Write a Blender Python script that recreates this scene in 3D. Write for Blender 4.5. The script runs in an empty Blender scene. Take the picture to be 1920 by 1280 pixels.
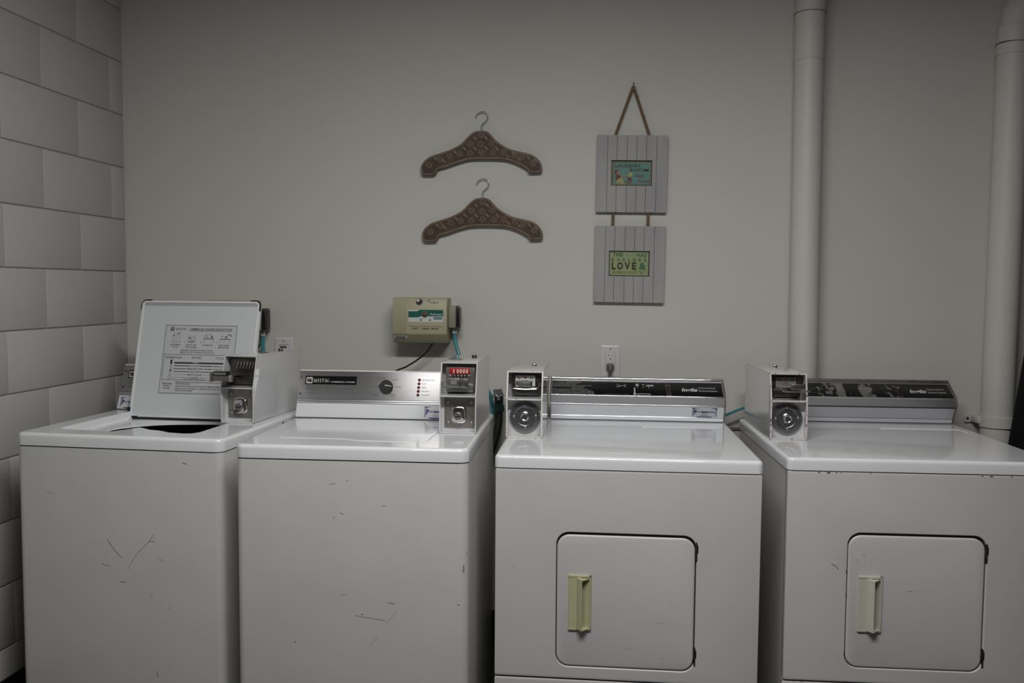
import bpy, bmesh, math, random
from mathutils import Vector, Matrix, geometry, noise
random.seed(7)
C = bpy.context.scene.collection
PI = math.pi

# ------------------------------------------------------------------ materials
def new_mat(name):
    m = bpy.data.materials.new(name); m.use_nodes = True
    nt = m.node_tree; b = nt.nodes['Principled BSDF']
    return m, nt, b

def mat(name, col, rough=.5, metal=0., coat=0., var=0., vscale=6., bump=0., bscale=200., spec=.5, stretch=None, alpha=1., trans=0., coat_rough=.05, varcol=None):
    m, nt, b = new_mat(name)
    b.inputs['Base Color'].default_value = (*col, 1)
    b.inputs['Roughness'].default_value = rough
    b.inputs['Metallic'].default_value = metal
    b.inputs['Specular IOR Level'].default_value = spec
    b.inputs['Coat Weight'].default_value = coat
    b.inputs['Coat Roughness'].default_value = coat_rough
    b.inputs['Transmission Weight'].default_value = trans
    b.inputs['Alpha'].default_value = alpha
    tc = nt.nodes.new('ShaderNodeTexCoord')
    src = tc.outputs['Object']
    if stretch:
        mp = nt.nodes.new('ShaderNodeMapping'); mp.inputs['Scale'].default_value = stretch
        nt.links.new(src, mp.inputs['Vector']); src = mp.outputs['Vector']
    if var > 0:
        n = nt.nodes.new('ShaderNodeTexNoise'); n.inputs['Scale'].default_value = vscale; n.inputs['Detail'].default_value = 5
        nt.links.new(src, n.inputs['Vector'])
        mx = nt.nodes.new('ShaderNodeMix'); mx.data_type = 'RGBA'
        mx.inputs[6].default_value = (*col, 1)
        vc = varcol or tuple(c * (1 - var) for c in col)
        mx.inputs[7].default_value = (*vc, 1)
        r = nt.nodes.new('ShaderNodeMapRange'); r.inputs['From Min'].default_value = .35; r.inputs['From Max'].default_value = .7
        nt.links.new(n.outputs['Fac'], r.inputs['Value']); nt.links.new(r.outputs['Result'], mx.inputs[0])
        nt.links.new(mx.outputs[2], b.inputs['Base Color'])
    if bump > 0:
        n2 = nt.nodes.new('ShaderNodeTexNoise'); n2.inputs['Scale'].default_value = bscale; n2.inputs['Detail'].default_value = 3
        nt.links.new(src, n2.inputs['Vector'])
        bp = nt.nodes.new('ShaderNodeBump'); bp.inputs['Strength'].default_value = bump; bp.inputs['Distance'].default_value = .001
        nt.links.new(n2.outputs['Fac'], bp.inputs['Height']); nt.links.new(bp.outputs['Normal'], b.inputs['Normal'])
    return m

def worn_mat(name, base_col, worn_col, scale, lo, hi, rough=.4, metal=0., worn_metal=0., xr=None):
    """paint worn through to another colour where a noise is high (optionally only between two x stations)"""
    m, nt, b = new_mat(name)
    tc = nt.nodes.new('ShaderNodeTexCoord')
    n = nt.nodes.new('ShaderNodeTexNoise'); n.inputs['Scale'].default_value = scale; n.inputs['Detail'].default_value = 8
    n.inputs['Roughness'].default_value = .65
    nt.links.new(tc.outputs['Object'], n.inputs['Vector'])
    val = n.outputs['Fac']
    if xr:
        sx = nt.nodes.new('ShaderNodeSeparateXYZ'); nt.links.new(tc.outputs['Object'], sx.inputs[0])
        tot = None
        for x0, w, s in xr:
            a = nt.nodes.new('ShaderNodeMath'); a.operation = 'SUBTRACT'; a.inputs[1].default_value = x0; nt.links.new(sx.outputs[0], a.inputs[0])
            ab = nt.nodes.new('ShaderNodeMath'); ab.operation = 'ABSOLUTE'; nt.links.new(a.outputs[0], ab.inputs[0])
            r = nt.nodes.new('ShaderNodeMapRange'); r.inputs['From Min'].default_value = w; r.inputs['From Max'].default_value = w * .55
            r.inputs['To Max'].default_value = s; nt.links.new(ab.outputs[0], r.inputs['Value'])
            if tot is None: tot = r.outputs[0]
            else:
                mxm = nt.nodes.new('ShaderNodeMath'); mxm.operation = 'MAXIMUM'; nt.links.new(tot, mxm.inputs[0]); nt.links.new(r.outputs[0], mxm.inputs[1]); tot = mxm.outputs[0]
        ad = nt.nodes.new('ShaderNodeMath'); ad.operation = 'ADD'; nt.links.new(val, ad.inputs[0]); nt.links.new(tot, ad.inputs[1]); val = ad.outputs[0]
    r = nt.nodes.new('ShaderNodeMapRange'); r.inputs['From Min'].default_value = lo; r.inputs['From Max'].default_value = hi
    nt.links.new(val, r.inputs['Value'])
    mx = nt.nodes.new('ShaderNodeMix'); mx.data_type = 'RGBA'
    mx.inputs[6].default_value = (*base_col, 1); mx.inputs[7].default_value = (*worn_col, 1)
    nt.links.new(r.outputs[0], mx.inputs[0]); nt.links.new(mx.outputs[2], b.inputs['Base Color'])
    b.inputs['Roughness'].default_value = rough
    if worn_metal != metal:
        mm = nt.nodes.new('ShaderNodeMapRange'); mm.inputs['To Min'].default_value = metal; mm.inputs['To Max'].default_value = worn_metal
        nt.links.new(r.outputs[0], mm.inputs['Value']); nt.links.new(mm.outputs[0], b.inputs['Metallic'])
    else: b.inputs['Metallic'].default_value = metal
    return m

M = {}
M['wall'] = mat('wall_paint', (.56, .552, .523), .85, bump=.12, bscale=350, var=.03, vscale=1.5, spec=.25)
M['block'] = mat('block_paint', (.46, .457, .445), .6, bump=.35, bscale=160, var=.04, vscale=3, spec=.35)
M['ceiling'] = mat('ceiling_paint', (.5, .49, .475), .9)
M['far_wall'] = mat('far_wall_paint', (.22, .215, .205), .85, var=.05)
M['floor'] = mat('floor_vinyl', (.05, .047, .045), .5, var=.3, vscale=30)
M['base'] = mat('cove_base_vinyl', (.008, .008, .009), .45, var=.2)
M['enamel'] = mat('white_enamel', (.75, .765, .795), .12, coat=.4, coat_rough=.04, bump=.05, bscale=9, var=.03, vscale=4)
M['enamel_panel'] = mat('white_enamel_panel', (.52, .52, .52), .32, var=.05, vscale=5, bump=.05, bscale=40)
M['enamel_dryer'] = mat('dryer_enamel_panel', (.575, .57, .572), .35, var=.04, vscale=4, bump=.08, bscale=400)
M['lower_dimmed'] = mat('dimmed_panel_enamel', (.50, .50, .53), .25, var=.06, vscale=6)  # darker copy of the panel enamel; dimmer light and reflection put into the colour
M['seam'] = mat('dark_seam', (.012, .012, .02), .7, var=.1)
M['steel'] = mat('brushed_steel', (.56, .56, .57), .46, 1., stretch=(.4, 60, 60), var=.10, vscale=14)
_nt = M['steel'].node_tree; _tg = _nt.nodes.new('ShaderNodeTangent'); _tg.direction_type = 'UV_MAP'; _tg.uv_map = 'brush'
_nt.links.new(_tg.outputs[0], _nt.nodes['Principled BSDF'].inputs['Tangent']); _nt.nodes['Principled BSDF'].inputs['Anisotropic'].default_value = .85
M['chrome'] = mat('bright_chrome', (.75, .75, .77), .1, 1., var=.03)
M['trim'] = mat('aluminium_trim', (.72, .72, .74), .38, 1., var=.08, vscale=12, stretch=(.3, 3, 3))
M['dull_metal'] = mat('dull_zinc', (.42, .41, .39), .38, 1., var=.35, vscale=22)
M['dark_metal'] = mat('dark_steel', (.16, .155, .15), .35, 1., var=.4, vscale=40)
M['plate_metal'] = mat('stained_lock_plate', (.36, .335, .31), .4, .85, var=.5, vscale=18, varcol=(.22, .195, .175))
M['lock_disc'] = mat('grey_lock_disc', (.2, .205, .215), .3, .8, var=.3, vscale=14)
M['black'] = mat('black_plastic', (.012, .012, .013), .35, var=.2)
M['black_gloss'] = mat('black_glass_panel', (.006, .006, .007), .22, var=.2, spec=.3)
M['panel_worn'] = worn_mat('worn_black_panel', (.006, .006, .007), (.33, .32, .31), 46, .66, .72, .3, 0., .7,
                           xr=[(.345, .018, .42), (.435, .034, .24), (.30, .05, .16), (.52, .045, .10), (.25, .07, .06)])
M['ink'] = mat('black_ink', (.02, .02, .024), .6, var=.1)
M['ink_soft'] = mat('grey_ink', (.12, .115, .12), .6, var=.1)
M['ink_faint'] = mat('faint_panel_print', (.2, .195, .2), .6, var=.1)
M['mech'] = mat('grey_mechanism', (.3, .3, .3), .4, .8, var=.35, vscale=30)
M['white_ink'] = mat('white_ink', (.55, .55, .54), .5, var=.1)
M['dim_ink'] = mat('dim_white_print', (.33, .33, .33), .5, var=.15, vscale=60)
M['grey_ink2'] = mat('pale_grey_print', (.17, .17, .17), .5, var=.2, vscale=80)
M['navy'] = mat('navy_ink', (.03, .03, .17), .5, var=.1)
M['sticker'] = mat('sticker_paper', (.58, .59, .62), .35, var=.08, vscale=20)
M['label'] = mat('instruction_label', (.55, .57, .585), .4, var=.03)
M['lid_panel'] = mat('lid_inner_enamel', (.62, .65, .67), .22, var=.04, vscale=5)
M['lid_frame'] = mat('lid_rim_metal', (.55, .57, .59), .25, .55, var=.05)
M['led'] = mat('red_lamp_lens', (.16, .006, .012), .15, coat=.6, var=.2)
M['led_dark'] = mat('dark_red_window', (.014, .002, .003), .4, var=.1)
M['red'] = mat('red_counter', (.42, .015, .02), .4, var=.1)
M['red_mark'] = mat('red_mark', (.4, .05, .05), .5, var=.1)
M['counter_white'] = mat('counter_digit_ivory', (.75, .72, .6), .5, var=.05)
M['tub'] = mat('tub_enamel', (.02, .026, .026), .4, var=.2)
M['rubber'] = mat('black_rubber', (.008, .007, .008), .6, var=.2)
M['almond'] = mat('almond_plastic', (.50, .48, .30), .4, var=.08, vscale=10)
M['ivory'] = mat('ivory_plastic', (.55, .54, .46), .4, var=.06, vscale=10)
M['hinge'] = mat('hinge_metal', (.06, .058, .055), .5, .7, var=.4, vscale=60)
M['tan'] = mat('tan_plastic', (.37, .35, .235), .5, var=.04, bump=.1, bscale=500)
M['tan_dark'] = mat('tan_grey_plastic', (.25, .25, .19), .5, var=.05)
M['teal'] = mat('teal_print', (.008, .105, .082), .4, var=.05)
M['teal_pale'] = mat('pale_teal_print', (.15, .3, .29), .45, var=.08)
M['paper'] = mat('white_label', (.58, .59, .58), .4, var=.04)
M['amber'] = mat('amber_lens', (.16, .06, .025), .2, coat=.5, var=.3, vscale=60)
M['grey_plastic'] = mat('grey_plastic', (.2, .2, .19), .4, var=.1)
M['hose_teal'] = mat('teal_tube', (.045, .25, .30), .25, coat=.4, var=.15, vscale=20)
M['white_plastic'] = mat('white_plastic', (.62, .62, .61), .35, var=.03)
M['outlet'] = mat('outlet_plate', (.6, .605, .61), .3, var=.03)
M['cord'] = mat('grey_cord', (.11, .108, .10), .5, var=.15)
M['green_valve'] = mat('dark_green_valve', (.006, .03, .026), .45, var=.3, vscale=30)
M['wood_rim'] = mat('pale_cut_wood', (.17, .125, .078), .6, var=.45, vscale=18, bump=.3, bscale=120)
M['wood_face'] = mat('dark_carved_wood', (.034, .018, .011), .6, var=.6, vscale=26, bump=.6, bscale=240, varcol=(.075, .036, .017))
M['wood_orn'] = mat('tan_carving', (.24, .165, .10), .6, var=.4, vscale=30, bump=.4, bscale=200)
M['plank'] = mat('whitewashed_plank', (.365, .357, .348), .75, var=.25, vscale=5, stretch=(3, 3, .6), varcol=(.30, .296, .312), bump=.3, bscale=90)
M['groove'] = mat('plank_groove', (.28, .22, .17), .8, var=.2)
M['rope'] = mat('jute_rope', (.20, .135, .075), .9, var=.4, vscale=160, bump=.6, bscale=700)
M['picdark'] = mat('picture_edge', (.02, .018, .01), .6, var=.2)
M['olive'] = mat('olive_border', (.13, .125, .045), .5, var=.35, vscale=40)
M['picteal'] = mat('picture_teal', (.075, .22, .225), .5, var=.35, vscale=30, varcol=(.07, .19, .13))
M['picgreen'] = mat('picture_green', (.23, .29, .13), .5, var=.35, vscale=22, varcol=(.30, .34, .18))
M['brownink'] = mat('brown_ink', (.045, .03, .018), .6, var=.2)
M['greenink'] = mat('green_ink', (.03, .12, .065), .6, var=.2)
M['oliveink'] = mat('olive_ink', (.07, .10, .025), .6, var=.2)
M['paleink'] = mat('pale_green_ink', (.12, .22, .13), .6, var=.2)
M['crimson'] = mat('crimson_ink', (.16, .03, .055), .6, var=.2)
M['skin'] = mat('print_skin', (.34, .19, .12), .6, var=.2)
M['cream'] = mat('print_cream', (.38, .34, .15), .6, var=.3, vscale=80)
M['maroon'] = mat('print_maroon', (.12, .03, .03), .6, var=.3, vscale=80)
M['hair'] = mat('print_brown', (.07, .03, .015), .6, var=.2)
M['pipe'] = mat('painted_duct', (.56, .548, .52), .5, var=.03, bump=.12, bscale=60, spec=.4)
M['pipe_seam'] = mat('duct_seam_shadow', (.2, .195, .185), .8, var=.2)
M['rust'] = mat('rust_chip', (.05, .025, .018), .8, var=.4, vscale=200)
M['chip_paint'] = worn_mat('chipped_edge_paint', (.66, .65, .62), (.06, .03, .022), 130, .60, .63, .45)
M['chip_pink'] = worn_mat('chipped_pinkish_paint', (.60, .565, .54), (.07, .03, .022), 110, .58, .62, .5)
M['box'] = mat('coin_box_enamel', (.60, .605, .62), .08, coat=1., spec=.7, var=.03, vscale=8, coat_rough=.02)
M['box_side'] = M['box']
M['lamp'] = mat('lamp_housing', (.75, .75, .75), .4, var=.02)
M['board'] = mat('black_board', (.004, .004, .005), .7, var=.1, spec=.2)
M['nail'] = mat('nail_brass', (.25, .17, .08), .4, .8, var=.1)

# ------------------------------------------------------------------ mesh builder
class MB:
    def __init__(s):
        s.bm = bmesh.new()
    def quad(s, *p, mi=0):
        f = s.bm.faces.new([s.bm.verts.new(q) for q in p]); f.material_index = mi; return f
    def poly(s, pts, mi=0): return s.quad(*pts, mi=mi)
    def box(s, x0, x1, y0, y1, z0, z1, bev=0., seg=2, mi=0, T=None):
        b = bmesh.new()
        v = [b.verts.new((x, y, z)) for x in (x0, x1) for y in (y0, y1) for z in (z0, z1)]
        for f in ((0,1,3,2),(4,6,7,5),(0,4,5,1),(2,3,7,6),(0,2,6,4),(1,5,7,3)):
            b.faces.new([v[i] for i in f])
        if bev > 0: bmesh.ops.bevel(b, geom=b.edges[:], offset=bev, segments=seg, affect='EDGES', profile=.5)
        s.merge(b, mi, T); return s
    def merge(s, b, mi=0, T=None):
        if T is not None: bmesh.ops.transform(b, matrix=T, verts=b.verts)
        mp = {}
        for v in b.verts: mp[v] = s.bm.verts.new(v.co)
        for f in b.faces:
            try:
                g = s.bm.faces.new([mp[v] for v in f.verts]); g.material_index = mi
            except ValueError: pass
        b.free()
    def prism(s, pts, d, bev=0., seg=2, mi=0, caps=True, T=None, capmi=None):
        """extrude a closed 3D polygon along vector d"""
        b = bmesh.new(); d = Vector(d); n = len(pts)
        A = [b.verts.new(p) for p in pts]; B = [b.verts.new(Vector(p) + d) for p in pts]
        for i in range(n): b.faces.new((A[i], A[(i+1) % n], B[(i+1) % n], B[i]))
        if caps: b.faces.new(A[::-1]); b.faces.new(B)
        bmesh.ops.recalc_face_normals(b, faces=b.faces)
        if bev > 0:
            es = [e for e in b.edges if len(e.link_faces) == 2 and e.calc_face_angle(0) > .5]
            bmesh.ops.bevel(b, geom=es, offset=bev, segments=seg, affect='EDGES', profile=.5)
        s.merge(b, mi, T); return s
    def loops(s, rings, mi=0, close_last=False, close_first=False, T=None):
        """skin between equally long closed loops"""
        b = bmesh.new(); R = [[b.verts.new(p) for p in r] for r in rings]; n = len(R[0])
        for k in range(len(R) - 1):
            for i in range(n): b.faces.new((R[k][i], R[k][(i+1) % n], R[k+1][(i+1) % n], R[k+1][i]))
        if close_last: b.faces.new(R[-1])
        if close_first: b.faces.new(R[0][::-1])
        bmesh.ops.recalc_face_normals(b, faces=b.faces)
        s.merge(b, mi, T); return s
    def plate_hole(s, outer, inners, mi=0):
        allp = [Vector(p) for p in outer]; lst = [[Vector(p) for p in outer]]
        for inn in inners: lst.append([Vector(p) for p in inn]); allp += lst[-1]
        vs = [s.bm.verts.new(p) for p in allp]
        for t in geometry.tessellate_polygon(lst):
            try: f = s.bm.faces.new([vs[i] for i in t]); f.material_index = mi
            except ValueError: pass
        return s
    def lathe(s, prof, seg=32, T=None, mi=0, cap=True):
        """prof: list of (r, h); axis is local +z, moved by T"""
        rings = [[(r*math.cos(2*PI*i/seg), r*math.sin(2*PI*i/seg), h) for i in range(seg)] for r, h in prof]
        b = bmesh.new(); R = [[b.verts.new(p) for p in r] for r in rings]
        for k in range(len(R)-1):
            for i in range(seg): b.faces.new((R[k][i], R[k][(i+1) % seg], R[k+1][(i+1) % seg], R[k+1][i]))
        if cap:
            b.faces.new(R[0][::-1]); b.faces.new(R[-1])
        bmesh.ops.recalc_face_normals(b, faces=b.faces)
        s.merge(b, mi, T); return s
    def tube(s, pts, r, seg=12, mi=0, cap=True, flat=1.):
        pts = [Vector(p) for p in pts]; b = bmesh.new(); R = []; up = Vector((.123, .456, .88)).normalized(); prev = None
        for i, p in enumerate(pts):
            t = (pts[min(i+1, len(pts)-1)] - pts[max(i-1, 0)]).normalized()
            if prev is None:
                a = t.cross(up).normalized()
            else:
                a = (prev - t * prev.dot(t)).normalized()
            prev = a; c = t.cross(a)
            rr = r(i/(len(pts)-1)) if callable(r) else r
            R.append([b.verts.new(p + a*rr*math.cos(2*PI*k/seg) + c*rr*flat*math.sin(2*PI*k/seg)) for k in range(seg)])
        for k in range(len(R)-1):
            for i in range(seg): b.faces.new((R[k][i], R[k][(i+1) % seg], R[k+1][(i+1) % seg], R[k+1][i]))
        if cap: b.faces.new(R[0][::-1]); b.faces.new(R[-1])
        bmesh.ops.recalc_face_normals(b, faces=b.faces)
        s.merge(b, mi); return s
    def build(s, name, mats, parent=None, smooth=35, weld=True):
        if weld: bmesh.ops.remove_doubles(s.bm, verts=s.bm.verts, dist=1e-6)
        me = bpy.data.meshes.new(name); s.bm.to_mesh(me); s.bm.free()
        for m in (mats if isinstance(mats, (list, tuple)) else [mats]): me.materials.append(m)
        if smooth:
            for p in me.polygons: p.use_smooth = True
            me.set_sharp_from_angle(angle=math.radians(smooth))
        o = bpy.data.objects.new(name, me); C.objects.link(o)
        if parent: o.parent = parent
        return o

def thing(name, label, cat, loc=(0,0,0), rz=0, group=None):
    o = bpy.data.objects.new(name, None); C.objects.link(o); o.empty_display_size = .05
    o.location = loc; o.rotation_euler = (0,0,rz); o['label'] = label; o['category'] = cat
    if group: o['group'] = group
    return o
def tag(o, label, cat, group=None):
    o['label'] = label; o['category'] = cat
    if group: o['group'] = group
    return o
def struct(name, mb, m, smooth=35):
    o = mb.build(name, m, None, smooth); o['kind'] = 'structure'; return o

def rrect(x0, x1, y0, y1, r, k=5):
    """rounded rectangle, counter-clockwise 2D points"""
    out = []
    for cx, cy, a in ((x1-r, y1-r, 0), (x0+r, y1-r, PI/2), (x0+r, y0+r, PI), (x1-r, y0+r, 1.5*PI)):
        for i in range(k+1):
            t = a + PI/2*i/k; out.append((cx + r*math.cos(t), cy + r*math.sin(t)))
    return out
def smooth_path(pts, n=8, closed=False):
    P = [Vector(p) for p in pts]; out = []; N = len(P)
    rng = range(N if closed else N-1)
    for i in rng:
        if closed: p0, p1, p2, p3 = P[i-1], P[i], P[(i+1) % N], P[(i+2) % N]
        else: p0, p1, p2, p3 = P[max(i-1,0)], P[i], P[i+1], P[min(i+2,N-1)]
        for j in range(n):
            t = j/n
            out.append(.5*((2*p1)+(p2-p0)*t+(2*p0-5*p1+4*p2-p3)*t*t+(3*p1-p0-3*p2+p3)*t**3))
    if not closed: out.append(P[-1])
    return out
def AX(o, n, xd=None):
    """matrix whose +z is n, at o"""
    n = Vector(n).normalized(); x = Vector(xd) if xd else (Vector((1,0,0)) if abs(n.x) < .9 else Vector((0,1,0)))
    x = (x - n*x.dot(n)).normalized(); y = n.cross(x)
    return Matrix(((x.x,y.x,n.x,o[0]),(x.y,y.y,n.y,o[1]),(x.z,y.z,n.z,o[2]),(0,0,0,1)))

# ------------------------------------------------------------------ lettering
_tc = {}
def text_mesh(s, bold=0.):
    k = (s, bold)
    if k in _tc: return _tc[k]
    cu = bpy.data.curves.new('t', 'FONT'); cu.body = s; cu.size = 1.; cu.resolution_u = 2; cu.offset = bold
    ob = bpy.data.objects.new('t', cu); C.objects.link(ob)
    bpy.context.view_layer.update()
    me = bpy.data.meshes.new_from_object(ob.evaluated_get(bpy.context.evaluated_depsgraph_get()))
    V = [tuple(v.co) for v in me.vertices]; Fc = [tuple(p.vertices) for p in me.polygons]
    bpy.data.objects.remove(ob); bpy.data.curves.remove(cu); bpy.data.meshes.remove(me)
    _tc[k] = (V, Fc); return _tc[k]
CAP = None
class Face:
    """a flat drawing surface: origin o (top left), u to the right, v DOWN, lifted along n"""
    def __init__(s, o, u, v, lift=.0006):
        s.o = Vector(o); s.u = Vector(u).normalized(); s.v = Vector(v).normalized(); s.n = s.v.cross(s.u).normalized() ; s.lift = lift
    def P(s, u, v, l=1.): return s.o + s.u*u + s.v*v + s.n*s.lift*l
class Draw:
    def __init__(s, face, l=1.): s.f = face; s.mb = MB(); s.l = l
    def text(s, body, u, v, w=None, h=.01, bold=0., align='L', slant=0., rot=0.):
        """v = baseline, h = cap height"""
        global CAP
        if CAP is None:
            CAP = max(q[1] for q in text_mesh('H')[0])
        V, Fc = text_mesh(body, bold)
        x0 = min(q[0] for q in V); x1 = max(q[0] for q in V); sy = h/CAP
        sx = (w/(x1-x0)) if w else sy
        W = (x1-x0)*sx; off = {'L': 0, 'C': -W/2, 'R': -W}[align]
        vs = []
        c, sn = math.cos(rot), math.sin(rot)
        for q in V:
            a = (q[0]-x0)*sx + off + slant*q[1]*sy; b = q[1]*sy
            vs.append(s.mb.bm.verts.new(s.f.P(u + a*c + b*sn, v - b*c + a*sn, s.l)))
        for f in Fc:
            try: s.mb.bm.faces.new([vs[i] for i in f])
            except ValueError: pass
        return s
    def rect(s, u0, v0, u1, v1, l=None):
        l = l or s.l; s.mb.quad(*[s.f.P(a, b, l) for a, b in ((u0,v1),(u1,v1),(u1,v0),(u0,v0))]); return s
    def frame(s, u0, v0, u1, v1, w):
        s.rect(u0,v0,u1,v0+w); s.rect(u0,v1-w,u1,v1); s.rect(u0,v0+w,u0+w,v1-w); s.rect(u1-w,v0+w,u1,v1-w); return s
    def poly(s, pts, l=None):
        l = l or s.l
        P3 = [Vector(s.f.P(a, b, l)) for a, b in pts]; vs = [s.mb.bm.verts.new(p) for p in P3]
        for t in geometry.tessellate_polygon([P3]):
            s.mb.bm.faces.new([vs[i] for i in t])
        return s
    def line(s, pts, w, l=None):
        l = l or s.l
        for (a, b), (c, d) in zip(pts[:-1], pts[1:]):
            L = math.hypot(c-a, d-b) or 1; nx, ny = -(d-b)/L*w/2, (c-a)/L*w/2
            s.mb.quad(s.f.P(a+nx,b+ny,l), s.f.P(c+nx,d+ny,l), s.f.P(c-nx,d-ny,l), s.f.P(a-nx,b-ny,l))
        return s
    def disc(s, u, v, r, n=20, ry=None):
        s.mb.poly([s.f.P(u + r*math.cos(-2*PI*i/n), v + (ry or r)*math.sin(-2*PI*i/n), s.l) for i in range(n)]); return s
    def ring(s, u, v, r0, r1, n=20):
        for i in range(n):
            a, b = -2*PI*i/n, -2*PI*(i+1)/n
            s.mb.quad(*[s.f.P(u + r*math.cos(t), v + r*math.sin(t), s.l) for r, t in ((r0,a),(r1,a),(r1,b),(r0,b))])
        return s
    def build(s, name, m, parent):
        bm = s.mb.bm
        bm.normal_update()
        for f in bm.faces:
            if f.normal.dot(s.f.n) < 0: f.normal_flip()
        return s.mb.build(name, m, parent, 0, weld=False)

SERIF = {  # strokes x0,y0,x1,y1,width in a unit-high cell, then advance
 'M': ([(.12,0,.12,1,.05),(.14,1,.5,0,.2),(.5,0,.84,1,.05),(.88,0,.88,1,.2),(0,.03,.25,.03,.06),(.72,.03,1.04,.03,.06),(0,.97,.2,.97,.06),(.8,.97,1.04,.97,.06)], 1.1),
 'A': ([(.1,0,.42,1,.05),(.42,1,.78,0,.2),(.2,.35,.62,.35,.05),(0,.03,.24,.03,.06),(.6,.03,.95,.03,.06)], .92),
 'Y': ([(.14,1,.45,.45,.2),(.8,1,.47,.45,.05),(.46,0,.46,.5,.2),(0,.97,.34,.97,.06),(.65,.97,.92,.97,.06),(.3,.03,.64,.03,.06)], .88),
 'T': ([(.4,0,.4,1,.2),(0,.96,.8,.96,.07),(.03,.72,.03,1,.05),(.77,.72,.77,1,.05),(.24,.03,.56,.03,.06)], .86),
 'G': ([(.75,.85,.5,.97,.07),(.5,.97,.25,.88,.12),(.25,.88,.12,.6,.18),(.12,.65,.12,.35,.2),(.12,.4,.25,.12,.18),(.25,.12,.5,.03,.1),(.5,.03,.8,.1,.07),(.8,.05,.8,.45,.17),(.58,.45,.92,.45,.06),(.77,.7,.77,1,.05)], .98)}
def serif(d, word, u, v, w, h):
    tot = sum(SERIF[c][1] for c in word); k = w/tot; x = u
    for c in word:
        for x0, y0, x1, y1, sw in SERIF[c][0]:
            a, b, e, g = x + x0*k, v - y0*h, x + x1*k, v - y1*h
            if y0 == y1: hw = sw*h/2; d.mb.quad(*[d.f.P(p, q, d.l) for p, q in ((a,b+hw),(e,b+hw),(e,b-hw),(a,b-hw))])
            else: hw = sw*k/2; d.mb.quad(*[d.f.P(p, q, d.l) for p, q in ((a-hw,b),(a+hw,b),(e+hw,g),(e-hw,g))])
        x += SERIF[c][1]*k
def emblem(dw, db, u, v, s):
    """rounded pale square carrying slanted dark bars"""
    dw.poly([(u + a*s, v + b*s) for a, b in rrect(0, 1, 0, 1, .12)])
    for i in range(3):
        x = u + s*(.10 + .2*i)
        db.mb.quad(*[db.f.P(p, q, db.l + .6) for p, q in ((x + .16*s, v + .78*s), (x + .33*s, v + .78*s), (x + .15*s, v + .24*s), (x, v + .24*s))])
    x = u + .66*s
    db.mb.quad(*[db.f.P(p, q, db.l + .6) for p, q in ((x, v + .78*s), (x + .24*s, v + .78*s), (x + .10*s, v + .24*s), (x + .02*s, v + .40*s))])

# ------------------------------------------------------------------ camera (position and direction of the photograph)
yaw, pitch, roll, hcam = .0600, .0619, .0070, 1.3643
f = Vector((-math.sin(yaw)*math.cos(pitch), math.cos(yaw)*math.cos(pitch), -math.sin(pitch)))
r = Vector((math.cos(yaw), math.sin(yaw), 0)); u = r.cross(f)
r2 = r*math.cos(roll) + u*math.sin(roll); u2 = -r*math.sin(roll) + u*math.cos(roll)
cd = bpy.data.cameras.new('camera'); cam = bpy.data.objects.new('camera', cd); C.objects.link(cam)
cam.matrix_world = Matrix(((r2.x,u2.x,-f.x,0),(r2.y,u2.y,-f.y,0),(r2.z,u2.z,-f.z,hcam),(0,0,0,1)))
cd.sensor_width = 36; cd.lens = 1607.8/1920*36; cd.clip_start = .05
bpy.context.scene.camera = cam

# ------------------------------------------------------------------ the room
YW = 3.26; XR = 3.3; YF = -2.4; HC = 2.66; CX = -1.705; ANG = .06
ldir = Vector((-math.sin(ANG), -math.cos(ANG), 0))            # left wall runs from the corner towards the viewer
XLF = CX + ldir.x*(YW-YF)/math.cos(ANG)
XL = CX - .6
b = MB(); b.box(XL, XR+.12, YW, YW+.12, 0, HC); struct('wall_back', b, M['wall'])
b = MB(); b.box(XL-.2, XR+.12, YF-.12, YW+.12, -.1, 0); struct('floor', b, M['floor'])
b = MB(); b.box(XL-.2, XR+.12, YF-.12, YW+.12, HC, HC+.1); struct('ceiling', b, M['ceiling'])
b = MB(); b.box(XR, XR+.12, YF-.12, YW, 0, HC); struct('wall_right', b, M['far_wall'])
b = MB(); b.box(XLF-.3, XR, YF-.12, YF, 0, HC); struct('wall_front', b, M['far_wall'])
# painted concrete blocks: shallow mortar joints between separately rounded block faces
b = MB(); LW = (YW-YF)/math.cos(ANG)
TL = AX((CX, YW, 0), Vector((0,0,1)), ldir)      # x along wall, y to the right of travel
side = TL.to_3x3() @ Vector((0,1,0))
sgn = -1 if side.x > 0 else 1                    # towards -x is into the wall
b.box(0, LW, min(sgn*.006, sgn*.12), max(sgn*.006, sgn*.12), 0, HC, T=TL)
z = 1.218 - .2*6 - .2; row = 0
while z < HC:
    z0, z1 = max(z, 0), min(z+.2, HC)
    # rows alternate: joints at .086+.39k or .281+.39k from the corner
    s = (.086 if row % 2 == 1 else .281) - .39
    while s < LW:
        a0, a1 = max(s, 0), min(s+.39, LW)
        if a1-a0 > .02 and z1-z0 > .02:
            b.box(a0 + (.0018 if a0 > 0 else 0), a1-.0018, min(0, sgn*.02), max(0, sgn*.02), z0+.0022, z1-.0022, bev=.0032, seg=2, T=TL)
        s += .39
    z += .2; row += 1
struct('wall_left', b, M['block'], 50)
b = MB(); b.box(CX+.006, XR, YW-.012, YW, .003, .115, bev=.003); struct('baseboard_back', b, M['base'])
b = MB(); b.box(.012, LW-.02, min(-sgn*.010, 0), max(-sgn*.010, 0), .003, .125, bev=.003, T=TL); struct('baseboard_left', b, M['base'])

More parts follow.
